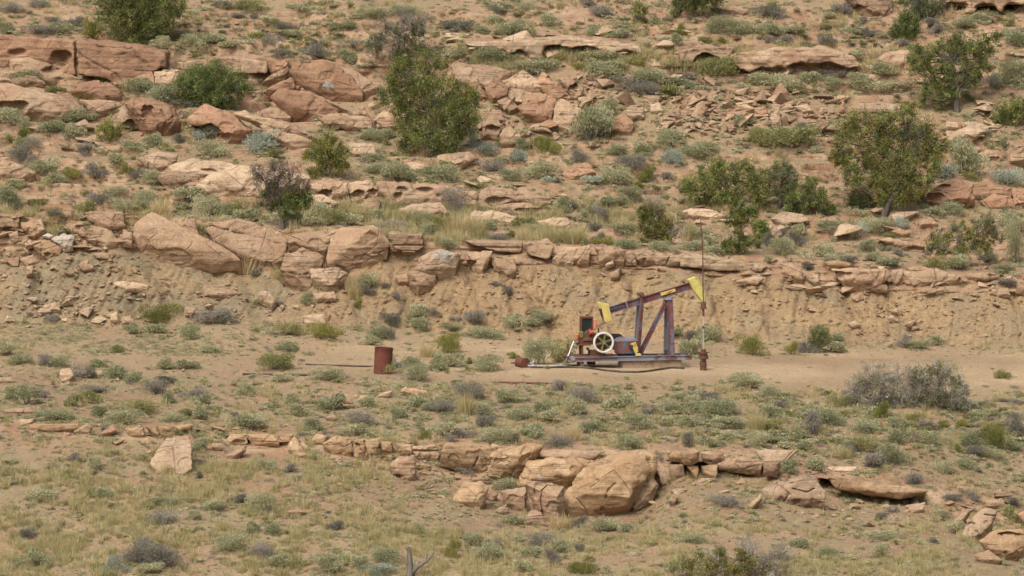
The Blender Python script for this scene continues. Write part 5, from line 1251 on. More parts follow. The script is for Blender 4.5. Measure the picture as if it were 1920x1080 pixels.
# low cover that nobody could count: small sage seedlings, weeds and grass between the shrubs, one object each
def scatter(regions, seed):
    r = random.Random(seed)
    out = []
    for (x0, y0, x1, y1, n, lo, hi) in regions:
        for _ in range(n):
            px, py = r.uniform(x0, x1), r.uniform(y0, y1)
            if noise3([[px * 0.009, py * 0.022, seed * 3.1]])[0] + 0.5 * noise3([[px * 0.03, py * 0.07, seed]])[0] < r.uniform(-0.3, 0.3): continue      # drifts and bare patches
            inpad = (px > 640 and FOOT2(px) + 6 < py < PADF(px) - 2) or (150 < px <= 640 and 668 < py < 706)
            if (inpad or BASE2(px) + 8 < py < FOOT2(px) - 4) and r.random() < 0.82: continue      # the cleared pad, the track and the cut bank are nearly bare
            out.append((px, py, lo + (hi - lo) * r.random() ** 1.6))
    return out

def merged(name, meshes, spots, hscale, mat, seed, label=None, squash=(0.5, 0.8)):
    r = np.random.default_rng(seed)
    vs, fs4, fs3, tints, off = [], [], [], [], 0
    arrs = []
    for me in meshes:
        v = np.empty(len(me.vertices) * 3, np.float32); me.vertices.foreach_get("co", v)
        t = np.empty(len(me.polygons), np.float32); me.attributes["tint"].data.foreach_get("value", t)
        n = me.polygons[0].loop_total
        l = np.empty(len(me.loops), np.int32); me.loops.foreach_get("vertex_index", l)
        arrs.append((v.reshape(-1, 3), l.reshape(-1, n), t, n))
    for (px, py, w) in spots:
        p = hit(px, py)
        if p.y > 240: continue
        v, f, t, n = arrs[r.integers(len(arrs))]
        s = w * p.y / F
        a = r.uniform(0, 6.28)
        R = np.array([[math.cos(a), -math.sin(a), 0], [math.sin(a), math.cos(a), 0], [0, 0, 1]])
        vs.append((v * [s, s, s * hscale * r.uniform(*squash)]) @ R.T + np.array(p) - [0, 0, 0.02])
        (fs4 if n == 4 else fs3).append(f + off); off += len(v)
        tints.append(np.clip(t + r.normal() * 0.18, 0, 1))
    F_ = fs4 + fs3
    me = mesh_np(name, np.concatenate(vs), [np.concatenate(F_)], [M[mat]], tint=np.concatenate(tints))
    o = link(bpy.data.objects.new(name, me))
    tag(o, kind='stuff')
    return o
small = {k: [shrub_mesh('small_' + k, k, 5000 + i, 150 if k != 'g' else 170, {'s': 0.075, 'g': 0.035, 'o': 0.08, 'r': 0.05}[k], 2.6 if k in 'so' else 6, 0.6, 5, 0.3, stems=0) for i in range(5)] for k in 'sgor'}
for me in sum(small.values(), []):
    pass
allover = [(-500, 720, 2420, 830, 2465, 10, 34), (-500, 0, 2420, 130, 1885, 10, 34), (-500, 150, 2420, 400, 2175, 10, 34), (-500, 385, 1300, 440, 609, 12, 36), (1300, 380, 2420, 500, 609, 12, 36),
           (-500, 600, 900, 720, 1160, 8, 26), (-500, 850, 2420, 1085, 2465, 8, 32), (900, 630, 2420, 720, 188, 7, 20), (-500, 480, 2420, 620, 217, 7, 20), (-500, 1085, 2420, 1200, 435, 10, 34), (-500, -140, 2420, 0, 435, 12, 34), (1300, 740, 2420, 850, 870, 10, 36)]
sc1 = scatter(allover + allover[:4] + allover[6:7] + allover[11:], 1)
rs1 = random.Random(31)
for k_, x_, y_, w_, h_ in SHR:                        # seedlings and dead bits crowd round the grown plants
    for _ in range(3 if k_ in 'sbo' and w_ > 24 else 1):
        sc1.append((x_ + rs1.uniform(-0.85, 0.85) * w_, y_ + rs1.uniform(-0.22, 0.28) * h_, w_ * rs1.uniform(0.25, 0.6)))
merged('low_sage_cover', small['s'], sc1[::2] + [(e[1], e[2], e[3]) for e in EXTRA], 0.62, 's', 2)
merged('grey_weed_cover', small['g'], sc1[1::4], 0.55, 'g', 3)
merged('olive_weed_cover', small['o'], sc1[3::4], 0.6, 'o', 4)
blades = [grass_mesh('blades', 'y', 700 + i, 52, 1.7) for i in range(6)]
gr = [(-500, 870, 700, 1085, 6000, 9, 26), (700, 980, 2420, 1085, 3335, 9, 24), (1000, 870, 2420, 980, 1305, 8, 20), (-500, 730, 2420, 840, 2755, 8, 22), (-500, 380, 1300, 445, 2175, 10, 30), (560, 395, 1040, 455, 1160, 16, 36),
      (850, 95, 1700, 140, 1305, 12, 30), (-500, 0, 2420, 90, 1595, 8, 22), (-500, 605, 900, 710, 2030, 6, 14), (-500, 180, 2420, 380, 1740, 8, 22), (1300, 640, 1900, 672, 435, 6, 14), (-500, 1085, 2420, 1200, 870, 10, 26), (700, 850, 1900, 980, 1015, 6, 14), (1300, 380, 2420, 500, 870, 8, 22)]
gs = scatter(gr + [(-500, 850, 760, 1085, 5200, 8, 28), (700, 995, 1920, 1085, 1700, 8, 26), (300, 720, 1900, 850, 1500, 8, 24), (560, 390, 1300, 455, 900, 12, 32), (-500, 0, 2420, 380, 1500, 8, 22)], 9)
merged('dry_grass', blades, [g for i, g in enumerate(gs) if i % 5], 1.0, 'y', 5, squash=(0.55, 1.0))
gm2 = [grass_mesh('blades_green', 'o', 750 + i, 46, 1.5) for i in range(5)]
merged('green_grass', gm2, gs[::5], 0.9, 'o', 6, squash=(0.45, 0.85))
gm3 = [grass_mesh('blades_grey', 'v', 790 + i, 60, 2.6) for i in range(5)]
merged('grey_green_grass', gm3, scatter([(-500, 604, 940, 668, 5200, 6, 15), (-500, 706, 2420, 860, 2600, 7, 18), (-500, 150, 2420, 460, 2600, 7, 18), (-500, 0, 2420, 110, 1500, 7, 18), (-500, 860, 2420, 1090, 2500, 6, 16), (-500, 600, 900, 715, 7395, 5, 13), (900, 640, 2420, 672, 1725, 5, 13), (-500, 715, 2420, 850, 4437, 7, 18), (-500, 0, 2420, 130, 2958, 7, 18), (-500, 150, 2420, 390, 3697, 7, 18), (-500, 850, 2420, 1090, 5423, 7, 18)], 33), 0.6, 'v', 12, squash=(0.5, 0.9))
for me in sum(small.values(), []) + blades + gm2 + gm3:
    bpy.data.meshes.remove(me)
# ------------------------------------------------------------------ the pump jack, the wellhead and the things lying about
def paint(name, colors, rust=(0.085, 0.035, 0.022), amount=0.5, rough=0.55, scale=2.5, dark=(0.16, 0.06, 0.035)):
    m, nt, b = newmat(name)
    q = NB(nt)
    P = q.n("ShaderNodeTexCoord").outputs["Object"]
    n1 = q.noise(P, scale, 6, 0.7, 0.4)
    rc = q.ramp(q.noise(P, scale * 3, 5, 0.7), [(0.3, rust), (0.7, dark)])
    base = q.ramp(q.noise(P, scale * 0.7, 3), [(0.35, colors[0]), (0.65, colors[-1])])
    f = q.ramp(n1, [(0.62 - amount * 0.3, 0.0), (0.70 - amount * 0.3, 1.0)])
    q.l(q.mix(f, base, rc), b.inputs["Base Color"])
    b.inputs["Roughness"].default_value = rough
    b.inputs["Specular IOR Level"].default_value = 0.3
    q.l(q.bump(n1, 0.4, 0.01), b.inputs["Normal"])
    return m
MAROON = paint('weathered_maroon_blue_paint', [(0.115, 0.045, 0.045), (0.16, 0.06, 0.055)], rust=(0.10, 0.092, 0.122), dark=(0.155, 0.145, 0.18), amount=0.42, scale=1.3)
BLUE = paint('weathered_blue_paint', [(0.17, 0.172, 0.20), (0.235, 0.235, 0.265)], rust=(0.12, 0.06, 0.06), dark=(0.17, 0.10, 0.09), amount=0.28, scale=1.1)
BLUE2 = paint('gearbox_paint', [(0.045, 0.11, 0.17), (0.07, 0.15, 0.21)], rust=(0.14, 0.05, 0.035), dark=(0.19, 0.07, 0.05), amount=0.66, scale=1.9)
YEL = paint('yellow_paint', [(0.48, 0.38, 0.11), (0.56, 0.45, 0.16)], rust=(0.20, 0.09, 0.03), dark=(0.30, 0.16, 0.04), amount=0.12, scale=2.0)
YELG = paint('pale_yellow_paint', [(0.48, 0.43, 0.12), (0.56, 0.50, 0.16)], rust=(0.36, 0.34, 0.12), dark=(0.45, 0.38, 0.1), amount=0.3, scale=2.4)
RUST = paint('rusty_steel', [(0.095, 0.05, 0.034), (0.14, 0.075, 0.05)], amount=0.5, rough=0.8)
RUSTR = paint('red_rusted_steel', [(0.125, 0.042, 0.026), (0.16, 0.056, 0.035)], rust=(0.085, 0.032, 0.022), dark=(0.11, 0.046, 0.03), amount=0.55, rough=0.85, scale=1.6)
DARK = paint('dark_greasy_steel', [(0.03, 0.026, 0.024), (0.05, 0.042, 0.038)], rust=(0.06, 0.035, 0.025), dark=(0.08, 0.045, 0.03), amount=0.35)
WHITE = paint('chipped_white_paint', [(0.58, 0.54, 0.48), (0.68, 0.64, 0.58)], rust=(0.30, 0.17, 0.11), dark=(0.40, 0.28, 0.2), amount=0.12)
GREEN = paint('old_green_paint', [(0.11, 0.12, 0.03), (0.16, 0.155, 0.045)], amount=0.35, scale=4)
ORANGE = paint('faded_orange_paint', [(0.56, 0.17, 0.10), (0.62, 0.21, 0.13)], amount=0.05)
REDP = paint('faded_red_paint', [(0.36, 0.07, 0.05), (0.42, 0.09, 0.06)], amount=0.1)
GREYM = paint('bare_rod_steel', [(0.32, 0.31, 0.30), (0.40, 0.39, 0.37)], amount=0.2, rough=0.4)
CONC = paint('stained_concrete', [(0.30, 0.22, 0.145), (0.36, 0.27, 0.18)], rust=(0.2, 0.14, 0.09), dark=(0.27, 0.19, 0.12), amount=0.3, rough=0.95)
WOOD = bark_mat('old_timber', (0.10, 0.065, 0.045), (0.2, 0.14, 0.1))
HOSEW = paint('white_hose', [(0.58, 0.56, 0.55), (0.64, 0.62, 0.61)], rust=(0.5, 0.46, 0.42), dark=(0.52, 0.48, 0.44), amount=0.1)
HOSEB = paint('black_pipe', [(0.035, 0.03, 0.028), (0.06, 0.05, 0.045)], rust=(0.10, 0.07, 0.05), dark=(0.14, 0.1, 0.07), amount=0.3)

class PB:
    """collects boxes, cylinders and prisms into one mesh, with bevelled edges"""
    def __init__(s): s.bm = bmesh.new()
    def box(s, c, size, rot=None, bev=0.008):
        g = bmesh.ops.create_cube(s.bm, size=1.0)['verts']
        Mx = Matrix.Translation(c) @ (rot.to_4x4() if rot else Matrix()) @ Matrix.Diagonal((*size, 1))
        bmesh.ops.transform(s.bm, matrix=Mx, verts=g)
        if bev:
            es = list({e for v in g for e in v.link_edges})
            bmesh.ops.bevel(s.bm, geom=es, offset=min(bev, min(size) * 0.3), segments=1, affect='EDGES')
        return s
    def cyl(s, a, b_, r0, r1=None, n=18):
        a, b_ = Vector(a), Vector(b_)
        d = b_ - a
        g = bmesh.ops.create_cone(s.bm, cap_ends=True, segments=n, radius1=r0, radius2=r0 if r1 is None else r1, depth=d.length)['verts']
        Mx = Matrix.Translation((a + b_) / 2) @ d.to_track_quat('Z', 'Y').to_matrix().to_4x4()
        bmesh.ops.transform(s.bm, matrix=Mx, verts=g)
        return s
    def beam(s, a, b_, w, h, t=0.025, web_y=True):
        """an I-beam from a to b_: flanges w wide, h deep (in the x-z plane when web_y)"""
        a, b_ = Vector(a), Vector(b_)
        d = (b_ - a); L = d.length; x = d.normalized()
        y = Vector((0, 1, 0)) if web_y else Vector((1, 0, 0))
        y = (y - x * y.dot(x)).normalized()
        z = x.cross(y)
        R = Matrix((x, y, z)).transposed()
        c = (a + b_) / 2
        s.box(c + z * (h / 2 - t / 2), (L, w, t), R, 0.004)
        s.box(c - z * (h / 2 - t / 2), (L, w, t), R, 0.004)
        s.box(c, (L - 0.004, t, h - 2 * t), R, 0)
        return s
    def prism(s, pts, y0, y1, bev=0.012):
        """polygon in the x-z plane, from y0 to y1"""
        f = [s.bm.verts.new((p[0], y0, p[1])) for p in pts]
        k = [s.bm.verts.new((p[0], y1, p[1])) for p in pts]
        n = len(pts)
        fs = [s.bm.faces.new(f), s.bm.faces.new(k[::-1])]
        for i in range(n):
            fs.append(s.bm.faces.new((f[i], k[i], k[(i + 1) % n], f[(i + 1) % n])))
        bmesh.ops.recalc_face_normals(s.bm, faces=fs)
        if bev:
            bmesh.ops.bevel(s.bm, geom=list({e for q_ in fs for e in q_.edges}), offset=bev, segments=1, affect='EDGES')
        return s
    def torus(s, c, R, r, ry, n=40, m=10):
        """ring about the y axis, section r (radial) by ry (axial)"""
        vs = []
        for i in range(n):
            t = 2 * math.pi * i / n
            for k in range(m):
                u = 2 * math.pi * k / m
                rr = R + r * math.copysign(abs(math.cos(u)) ** 0.5, math.cos(u))
                vs.append(s.bm.verts.new((c[0] + rr * math.cos(t), c[1] + ry * math.copysign(abs(math.sin(u)) ** 0.5, math.sin(u)), c[2] + rr * math.sin(t))))
        for i in range(n):
            for k in range(m):
                s.bm.faces.new((vs[i * m + k], vs[i * m + (k + 1) % m], vs[((i + 1) % n) * m + (k + 1) % m], vs[((i + 1) % n) * m + k]))
        return s
    def tube(s, pts, rad, n=8):
        v, f = tubes([(pts, [rad] * len(pts))], n)
        bv = [s.bm.verts.new(p) for p in v]
        for q_ in f: s.bm.faces.new([bv[i] for i in q_])
        return s
    def build(s, name, mat, parent=None, smooth=False):
        bmesh.ops.recalc_face_normals(s.bm, faces=s.bm.faces)
        me = bpy.data.meshes.new(name)
        s.bm.to_mesh(me); s.bm.free()
        me.materials.append(mat)
        if smooth:
            me.polygons.foreach_set("use_smooth", np.ones(len(me.polygons), bool))
            try: me.set_sharp_from_angle(angle=math.radians(40))
            except Exception: pass
        return link(bpy.data.objects.new(name, me), parent)

PJ = hit(1195, 688)
K = F / PJ.y                                # pixels per metre at the pump jack
YAW = math.radians(11)
def X(px): return (px - 1195) / K / math.cos(YAW)
def Z(py): return (687.5 - py) / K
pj = empty('pump_jack', PJ, YAW)
tag(pj, "rusty blue and maroon pump jack with a yellow horse head and a white rimmed flywheel", 'pump jack', None, 'thing')
def xz(s):   # positions read from an enlargement of the pump jack
    return [(X(1040 + float(a) / 5.144), Z(500 + float(b_) / 5.144)) for a, b_ in (q_.split(',') for q_ in s.split())]
# skid
zt, zb = Z(664.5), Z(673.5)
sk = PB()
for y in (-0.52, 0.52):
    sk.beam((X(1061), y, (zt + zb) / 2), (X(1293 if y < 0 else 1292), y, (zt + zb) / 2), 0.14, zt - zb, 0.025)
for px in (1072, 1112, 1150, 1187, 1240, 1282):
    sk.box((X(px), 0, (zt + zb) / 2 - 0.01), (0.09, 0.9, (zt - zb) * 0.8))
sk.build('skid', BLUE, pj)
PB().box((X(1105), 0, zt + 0.016), (X(1155) - X(1058), 1.06, 0.028)).box((X(1105), -0.5, zt - 0.06), (X(1152) - X(1060), 0.16, 0.06)).build('engine_deck', RUST, pj)
PB().cyl((X(1067.5), -0.64, Z(667)), (X(1067.5), -0.5, Z(667)), 0.105, n=20).build('end_cap', BLUE, pj, True)
PB().cyl((X(1061), -0.3, zt), (X(1061), -0.3, Z(640)), 0.035, n=10).build('stub_pipe', RUST, pj, True)
f = PB().prism([(X(1164), Z(674)), (X(1275), Z(674)), (X(1274), -0.3), (X(1160), -0.3)], -0.45, 0.5, 0.02)
f.build('foundation_block', CONC, pj)
for c_, s_ in (((X(1086), -0.3, Z(680) - 0.1), (0.16, 0.5, 0.44)), ((X(1110), 0.25, Z(678)), (0.3, 0.4, 0.2)), ((X(1088), 0.35, Z(680) - 0.1), (0.16, 0.2, 0.44))):
    PB().box(c_, s_).build('timber_support', WOOD, pj)
# samson post: two splayed legs, a back brace on each side, saddle bearing
top = Vector((X(1254), 0, Z(559)))
for y in (-0.5, 0.5):
    PB().beam((X(1255.5), y, zt), (top.x, y * 0.42, top.z - 0.05), 0.13, 0.24, 0.022).build('post_leg', MAROON if y < 0 else BLUE, pj)
for y in (-0.16, 0.16):
    PB().beam((X(1199), y, zt), (X(1249), y * 0.5, Z(566)), 0.10, 0.14, 0.02).build('brace', MAROON, pj)
PB().box((X(1255), 0, Z(610)), (0.07, 0.66, 0.09)).build('cross_tie', BLUE, pj)
PB().box((top.x, 0, top.z - 0.03), (0.36, 0.5, 0.05)).box((top.x, 0, top.z + 0.03), (0.44, 0.24, 0.07), Matrix.Rotation(-0.28, 3, 'Y')).cyl((top.x, -0.3, top.z + 0.0), (top.x, 0.3, top.z + 0.0), 0.06).build('saddle_bearing', BLUE, pj, True)
# walking beam
b0, b1 = Vector((X(1139), 0, Z(580.5))), Vector((X(1296), 0, Z(535.5)))
bd = (b1 - b0).normalized()
bang = -math.atan2(bd.z, bd.x)
RB = Matrix.Rotation(bang, 3, 'Y')
wb = PB().beam(b0, b1, 0.16, 0.30, 0.026).build('walking_beam', MAROON, pj)
bn = RB @ Vector((0, 0, 1))
def on_beam(px, off): 
    t = (X(px) - b0.x) / bd.x
    return b0 + bd * t + bn * off
rg = PB()
rg.box(on_beam(1158, -0.02) + Vector((0, -0.05, 0)), (0.72, 0.03, 0.035), RB)
rg.build('beam_rib', DARK, wb)
PB().box(on_beam(1174.5, 0) + Vector((0, -0.045, 0)), (0.05, 0.09, 0.27), RB).build('stiffener', BLUE, wb)
npn = PB().box(on_beam(1252.5, 0.02) + Vector((0, -0.055, 0)), (0.68, 0.035, 0.14), RB).build('beam_plate', YEL, wb)
PB().prism([(on_beam(1249, 0.0).x, on_beam(1249, 0.0).z), (on_beam(1254, 0.0).x, on_beam(1254, -0.03).z), (on_beam(1262, 0.04).x, on_beam(1262, 0.03).z), (on_beam(1256, 0.06).x, on_beam(1256, 0.05).z)], -0.082, -0.076, 0).build('rust_patch', paint('orange_rust', [(0.42, 0.13, 0.03), (0.34, 0.09, 0.03)], amount=0.1), npn)
# horse head
hh = PB().prism(xz("1283,122 1352,95 1376,106 1398,150 1418,196 1434,244 1441,290 1441,325 1422,336 1372,270 1326,212"), -0.13, 0.13, 0.02).build('horse_head', YELG, pj)
PB().prism(xz("1352,93 1378,104 1400,148 1420,194 1437,242 1444,290 1444,326 1436,326 1436,290 1428,244 1412,198 1392,152 1372,110 1350,100"), -0.17, 0.17, 0.006).build('head_rim', YELG, hh)
# tail counterweight: a stack of ribbed plates
cw = PB()
cw.prism(xz("452,340 502,345 537,508 493,521 478,480"), -0.33, 0.33)
cw.build('tail_weight', YEL, pj)
cwp = [c for c in COL.objects if c.parent == pj and c.name.startswith('tail_weight')][0]
PB().prism(xz("415,334 450,330 470,395 478,470 490,522 466,514 455,470 440,400"), -0.3, -0.2).prism(xz("415,334 450,330 470,395 478,470 490,522 466,514 455,470 440,400"), 0.2, 0.3).build('weight_bracket', YEL, cwp)
PB().prism(xz("428,395 462,395 478,470 452,474"), -0.19, 0.19).build('weight_core', DARK, cwp)
PB().prism(xz("470,350 480,350 510,505 500,508"), -0.36, -0.331, 0).prism(xz("488,350 496,350 528,500 519,504"), -0.36, -0.331, 0).build('weight_rib', YEL, cwp)
# pitman arms and equalizer
PB().cyl((X(1201), -0.46, Z(551)), (X(1201), 0.46, Z(551)), 0.07).box((X(1201), 0, Z(550)), (0.2, 0.5, 0.12), RB).build('equalizer', RUST, pj, True)
for y in (-0.30, 0.30):
    PB().beam((X(1194), y * 1.05, Z(655)), (X(1201), y, Z(556)), 0.11, 0.15, 0.02).build('pitman_arm', BLUE if y > 0 else MAROON, pj)
PB().cyl((X(1190), -0.52, Z(655)), (X(1198), -0.50, Z(556)), 0.028, n=8).build('grease_line', RUST, pj, True)
# gearbox, cranks
gb = PB()
gb.prism(xz("588,832 588,708 606,688 640,678 735,678 768,690 778,708 778,832"), -0.34, 0.34, 0.03)
gb.build('gearbox', BLUE2, pj)
gbp = [c for c in COL.objects if c.parent == pj and c.name.startswith('gearbox')][0]
PB().prism(xz("580,712 606,686 640,675 740,675 772,688 786,712"), -0.36, 0.36, 0.02).build('gearbox_lid', BLUE, gbp)
PB().cyl((X(1178), -0.62, Z(646)), (X(1178), 0.62, Z(646)), 0.07).build('crank_shaft', DARK, gbp, True)
for y in (-0.55, 0.55):
    cr = PB().prism(xz("702,728 752,712 774,762 772,800 752,832"), y - 0.05, y + 0.05).build('crank', YEL, pj)
    PB().prism(xz("752,822 790,818 806,832 800,846 752,846"), y - 0.07, y + 0.07).build('crank_weight', YEL, cr)
# belt guard
PB().prism([(x + 0.07, z) for x, z in xz("520,650 560,645 620,645 645,655 660,675 664,700 640,760 600,800 575,806 540,770")], 0.36, 0.48, 0.02).build('belt_guard', DARK, pj)
# engine: block, bed, flywheel, radiator, tank and fittings
en = PB().prism(xz("215,680 235,668 300,600 340,598 400,640 410,735 215,735"), -0.22, 0.28, 0.03)
en.box((X(1100), 0.02, Z(633)), (0.5, 0.62, 0.12)).build('engine', RUST, pj)
enp = [c for c in COL.objects if c.parent == pj and c.name.startswith('engine') and not c.name.startswith('engine_deck')][0]
PB().prism(xz("208,730 330,730 330,744 214,742"), -0.3, 0.3).box((X(1089), -0.2, Z(654)), (0.08, 0.1, 0.42)).box((X(1089), 0.25, Z(654)), (0.08, 0.1, 0.42)).box((X(1118), 0, Z(659)), (0.66, 0.5, 0.22)).build('engine_bed', RUST, enp)
PB().prism(xz("218,612 262,606 268,664 228,676"), -0.28, -0.05, 0.03).build('magneto', GREEN, enp)
PB().box((X(1077.5), -0.18, Z(636)), (0.17, 0.2, 0.14)).build('oil_box', paint('grey_green_box', [(0.16, 0.15, 0.1), (0.2, 0.19, 0.13)], amount=0.3), enp)
PB().cyl((X(1078), -0.2, Z(632)), (X(1078), -0.2, Z(624)), 0.085, 0.13, n=14).build('funnel', ORANGE, enp, True)
PB().cyl((X(1101), -0.3, Z(620.5)), (X(1108), -0.3, Z(619.5)), 0.10, n=16).cyl((X(1102.5), -0.3, Z(618)), (X(1102.5), -0.3, Z(613)), 0.05, n=10).build('air_filter', REDP, enp, True)
PB().cyl((X(1122), 0.1, Z(622)), (X(1122), 0.1, Z(613)), 0.03, n=8).cyl((X(1099), -0.35, Z(648)), (X(1096), -0.35, Z(652)), 0.07, n=10).build('pipe_fitting', DARK, enp, True)
rd = PB()
x0, x1, z0, z1 = X(1089), X(1110), Z(622), Z(592.5)
rd.box(((x0 + x1) / 2, 0.1, z1), (x1 - x0 + 0.04, 0.34, 0.08)).box(((x0 + x1) / 2, 0.1, z0), (x1 - x0 + 0.04, 0.34, 0.08))
rd.box((x0, 0.1, (z0 + z1) / 2), (0.05, 0.34, z1 - z0)).box((x1, 0.1, (z0 + z1) / 2), (0.05, 0.34, z1 - z0))
rdo = rd.build('radiator', RUST, pj)
cr_ = PB().box(((x0 + x1) / 2, 0.12, (z0 + z1) / 2), (x1 - x0 - 0.05, 0.1, z1 - z0 - 0.08), None, 0)
for i in range(9):
    xx = x0 + 0.05 + (x1 - x0 - 0.1) * i / 8
    cr_.box((xx, 0.02, (z0 + z1) / 2), (0.022, 0.08, z1 - z0 - 0.09), None, 0)
cr_.build('radiator_core', paint('dark_green_core', [(0.025, 0.035, 0.03), (0.045, 0.06, 0.05)], amount=0.15), rdo)
PB().box((X(1114), 0.12, Z(606)), (0.15, 0.4, 0.44), None, 0.03).build('fuel_tank', ORANGE, pj)
fc = (X(1124.6), -0.66, Z(637.6))
PB().torus(fc, 0.412, 0.045, 0.05).build('flywheel_rim', WHITE, pj, True)
fw = PB()
for i in range(6):
    a = math.radians(60 * i + 17)
    p0 = Vector(fc); p1 = p0 + Vector((math.cos(a), 0, math.sin(a))) * 0.395
    d = p1 - p0
    R = Matrix((d.normalized(), Vector((0, 1, 0)), d.normalized().cross(Vector((0, 1, 0))))).transposed()
    fw.box((p0 + p1) / 2, (d.length, 0.05, 0.085), R, 0.015)
fw.cyl((fc[0], fc[1] - 0.05, fc[2]), (fc[0], fc[1] + 0.08, fc[2]), 0.12, n=20)
fwo = fw.build('flywheel_spokes', GREEN, pj)
PB().cyl((fc[0], fc[1] - 0.09, fc[2] - 0.02), (fc[0], fc[1] + 0.5, fc[2] - 0.02), 0.05, n=14).build('flywheel_hub', BLUE, fwo, True)
PB().cyl((fc[0], fc[1] + 0.12, fc[2]), (fc[0], fc[1] + 0.3, fc[2]), 0.34, n=30).build('clutch_housing', DARK, pj, True)
PB().cyl((X(1245), -0.35, zt + 0.02), (X(1245), -0.35, Z(656)), 0.05, n=10).cyl((X(1245), -0.42, Z(657)), (X(1245), -0.3, Z(657)), 0.065, n=12).build('brake_valve', DARK, pj, True)

# wellhead under the horse head
wp = hit(1318.5, 694)
wh = empty('wellhead', wp)
tag(wh, "rusty wellhead with a tall thin polished rod below the horse head", 'wellhead', None, 'thing')
kw = F / wp.y
def WX(px): return (px - 1318.5) / kw
def WZ(py): return (694.5 - py) / kw
c_ = PB()
c_.cyl((0, 0, -0.2), (0, 0, WZ(680)), 0.14, n=18).cyl((0, 0, WZ(686)), (0, 0, WZ(683)), 0.165, n=18)
c_.build('casing', RUST, wh, True)
PB().cyl((0, 0, WZ(681)), (0, 0, WZ(666)), 0.13, n=18).cyl((0, 0, WZ(673)), (0, 0, WZ(667)), 0.215, n=20).cyl((0, 0, WZ(666)), (0, 0, WZ(660)), 0.17, n=18).cyl((0, 0, WZ(660)), (0, 0, WZ(655)), 0.11, n=16).cyl((0, 0, WZ(663)), (0, 0, WZ(661)), 0.20, n=18).build('stuffing_box', RUST, wh, True)
PB().cyl((WX(1312), -0.1, WZ(674)), (WX(1317), -0.05, WZ(676)), 0.05, n=12).build('gauge', GREYM, wh, True)
PB().cyl((0.1, 0, WZ(680)), (WX(1325.5), 0, WZ(680)), 0.018, n=8).cyl((-0.1, 0, WZ(682)), (WX(1311), 0, WZ(682.5)), 0.02, n=8).build('valve_handle', RUST, wh, True)
PB().cyl((0, 0, WZ(657)), (0, 0, WZ(588)), 0.032, n=12).build('polished_rod', GREYM, wh, True)
PB().cyl((0, 0, WZ(592)), (WX(1318), 0, WZ(579)), 0.05, n=12).cyl((0, 0, WZ(579)), (0, 0, WZ(566)), 0.11, n=14).box((0, 0, WZ(577)), (0.26, 0.2, 0.09)).box((0, 0, WZ(569)), (0.22, 0.2, 0.07)).cyl((0, 0, WZ(616)), (0, 0, WZ(611)), 0.045, n=10).build('rod_clamp', RUST, wh, True)
PB().tube([(0, 0, WZ(568)), (WX(1317.6), 0, WZ(540)), (WX(1317.2), 0, WZ(500)), (WX(1316), 0, WZ(450)), (WX(1313.5), 0, WZ(428)), (WX(1312.5), 0, WZ(414))], 0.026, 8).build('rod_extension', RUST, wh, True)

# rusty drum standing askew in the sagebrush
dr = hit(717, 702)
kd = F / dr.y
dro = empty('steel_drum', dr + Vector((0, 0.3, 0)), 0.3)
tag(dro, "leaning red rusted steel drum standing alone in the sagebrush", 'drum', None, 'thing')
R_, h_ = 17.2 / kd, 50 / kd
d = PB()
n = 36
prof = [(R_, -0.1), (R_, 0.02), (R_, h_ * 0.33), (R_ * 1.006, h_ * 0.345), (R_, h_ * 0.36), (R_, h_ * 0.65), (R_ * 1.006, h_ * 0.665), (R_, h_ * 0.68), (R_, h_ * 0.98), (R_ * 1.03, h_), (R_ * 0.96, h_), (R_ * 0.95, h_ * 0.93), (0.001, h_ * 0.93)]
rings = []
for rr, zz in prof:
    rings.append([d.bm.verts.new((rr * math.cos(2 * math.pi * i / n), rr * math.sin(2 * math.pi * i / n), zz)) for i in range(n)])
for a_, b_ in zip(rings[:-1], rings[1:]):
    for i in range(n):
        d.bm.faces.new((a_[i], a_[(i + 1) % n], b_[(i + 1) % n], b_[i]))
ds = d.build('drum_shell', RUSTR, dro, True)
dro.rotation_euler = (0.02, 0.045, 0.3)

# tilted red drum with a valve at the end of the white hose
vd = hit(981, 688)
vo = empty('valve_drum', vd, 0.0)
tag(vo, "short red rusted tank lying tilted beside the end of the white hose", 'tank', None, 'thing')
PB().cyl((-0.16, 0.25, 0.16), (0.10, -0.18, 0.15), 0.24, n=28).build('tank_shell', RUSTR, vo, True)
PB().cyl((-0.14, 0.2, 0.16), (-0.52, 0.1, 0.16), 0.03, n=8).cyl((-0.3, 0.15, 0.16), (-0.3, 0.15, 0.02), 0.02, n=8).build('inlet_pipe', RUST, vo, True)
PB().cyl((0.2, -0.1, 0.06), (0.5, -0.15, 0.06), 0.04, n=10).cyl((0.38, -0.1, 0.05), (0.46, -0.1, 0.30), 0.045, n=12).cyl((0.28, -0.1, 0.16), (0.5, -0.1, 0.24), 0.03, n=8).build('valve', GREYM, vo, True)

def ground_line(name, px_pts, rad, mat, label, cat, lift=0.0, n=10):
    pts = []
    for (x, y, *zz) in px_pts:
        p = hit(x, y) if not zz else at(x, y, PJ.y + zz[0])
        pts.append(p + (Vector((0, 0, rad * 0.7 + lift)) if not zz else Vector()))
    # smooth the line through its points
    fine = []
    for i in range(len(pts) - 1):
        p0 = pts[max(0, i - 1)]; p1 = pts[i]; p2 = pts[i + 1]; p3 = pts[min(len(pts) - 1, i + 2)]
        for k in range(6):
            t = k / 6
            fine.append(0.5 * ((2 * p1) + (p2 - p0) * t + (2 * p0 - 5 * p1 + 4 * p2 - p3) * t * t + (3 * p1 - p0 - 3 * p2 + p3) * t ** 3))
    fine.append(pts[-1])
    org_ = fine[0].copy()
    o = PB().tube([p - org_ for p in fine], rad, n).build(name, mat, None, True)
    o.location = org_
    return tag(o, label, cat, None, 'thing')
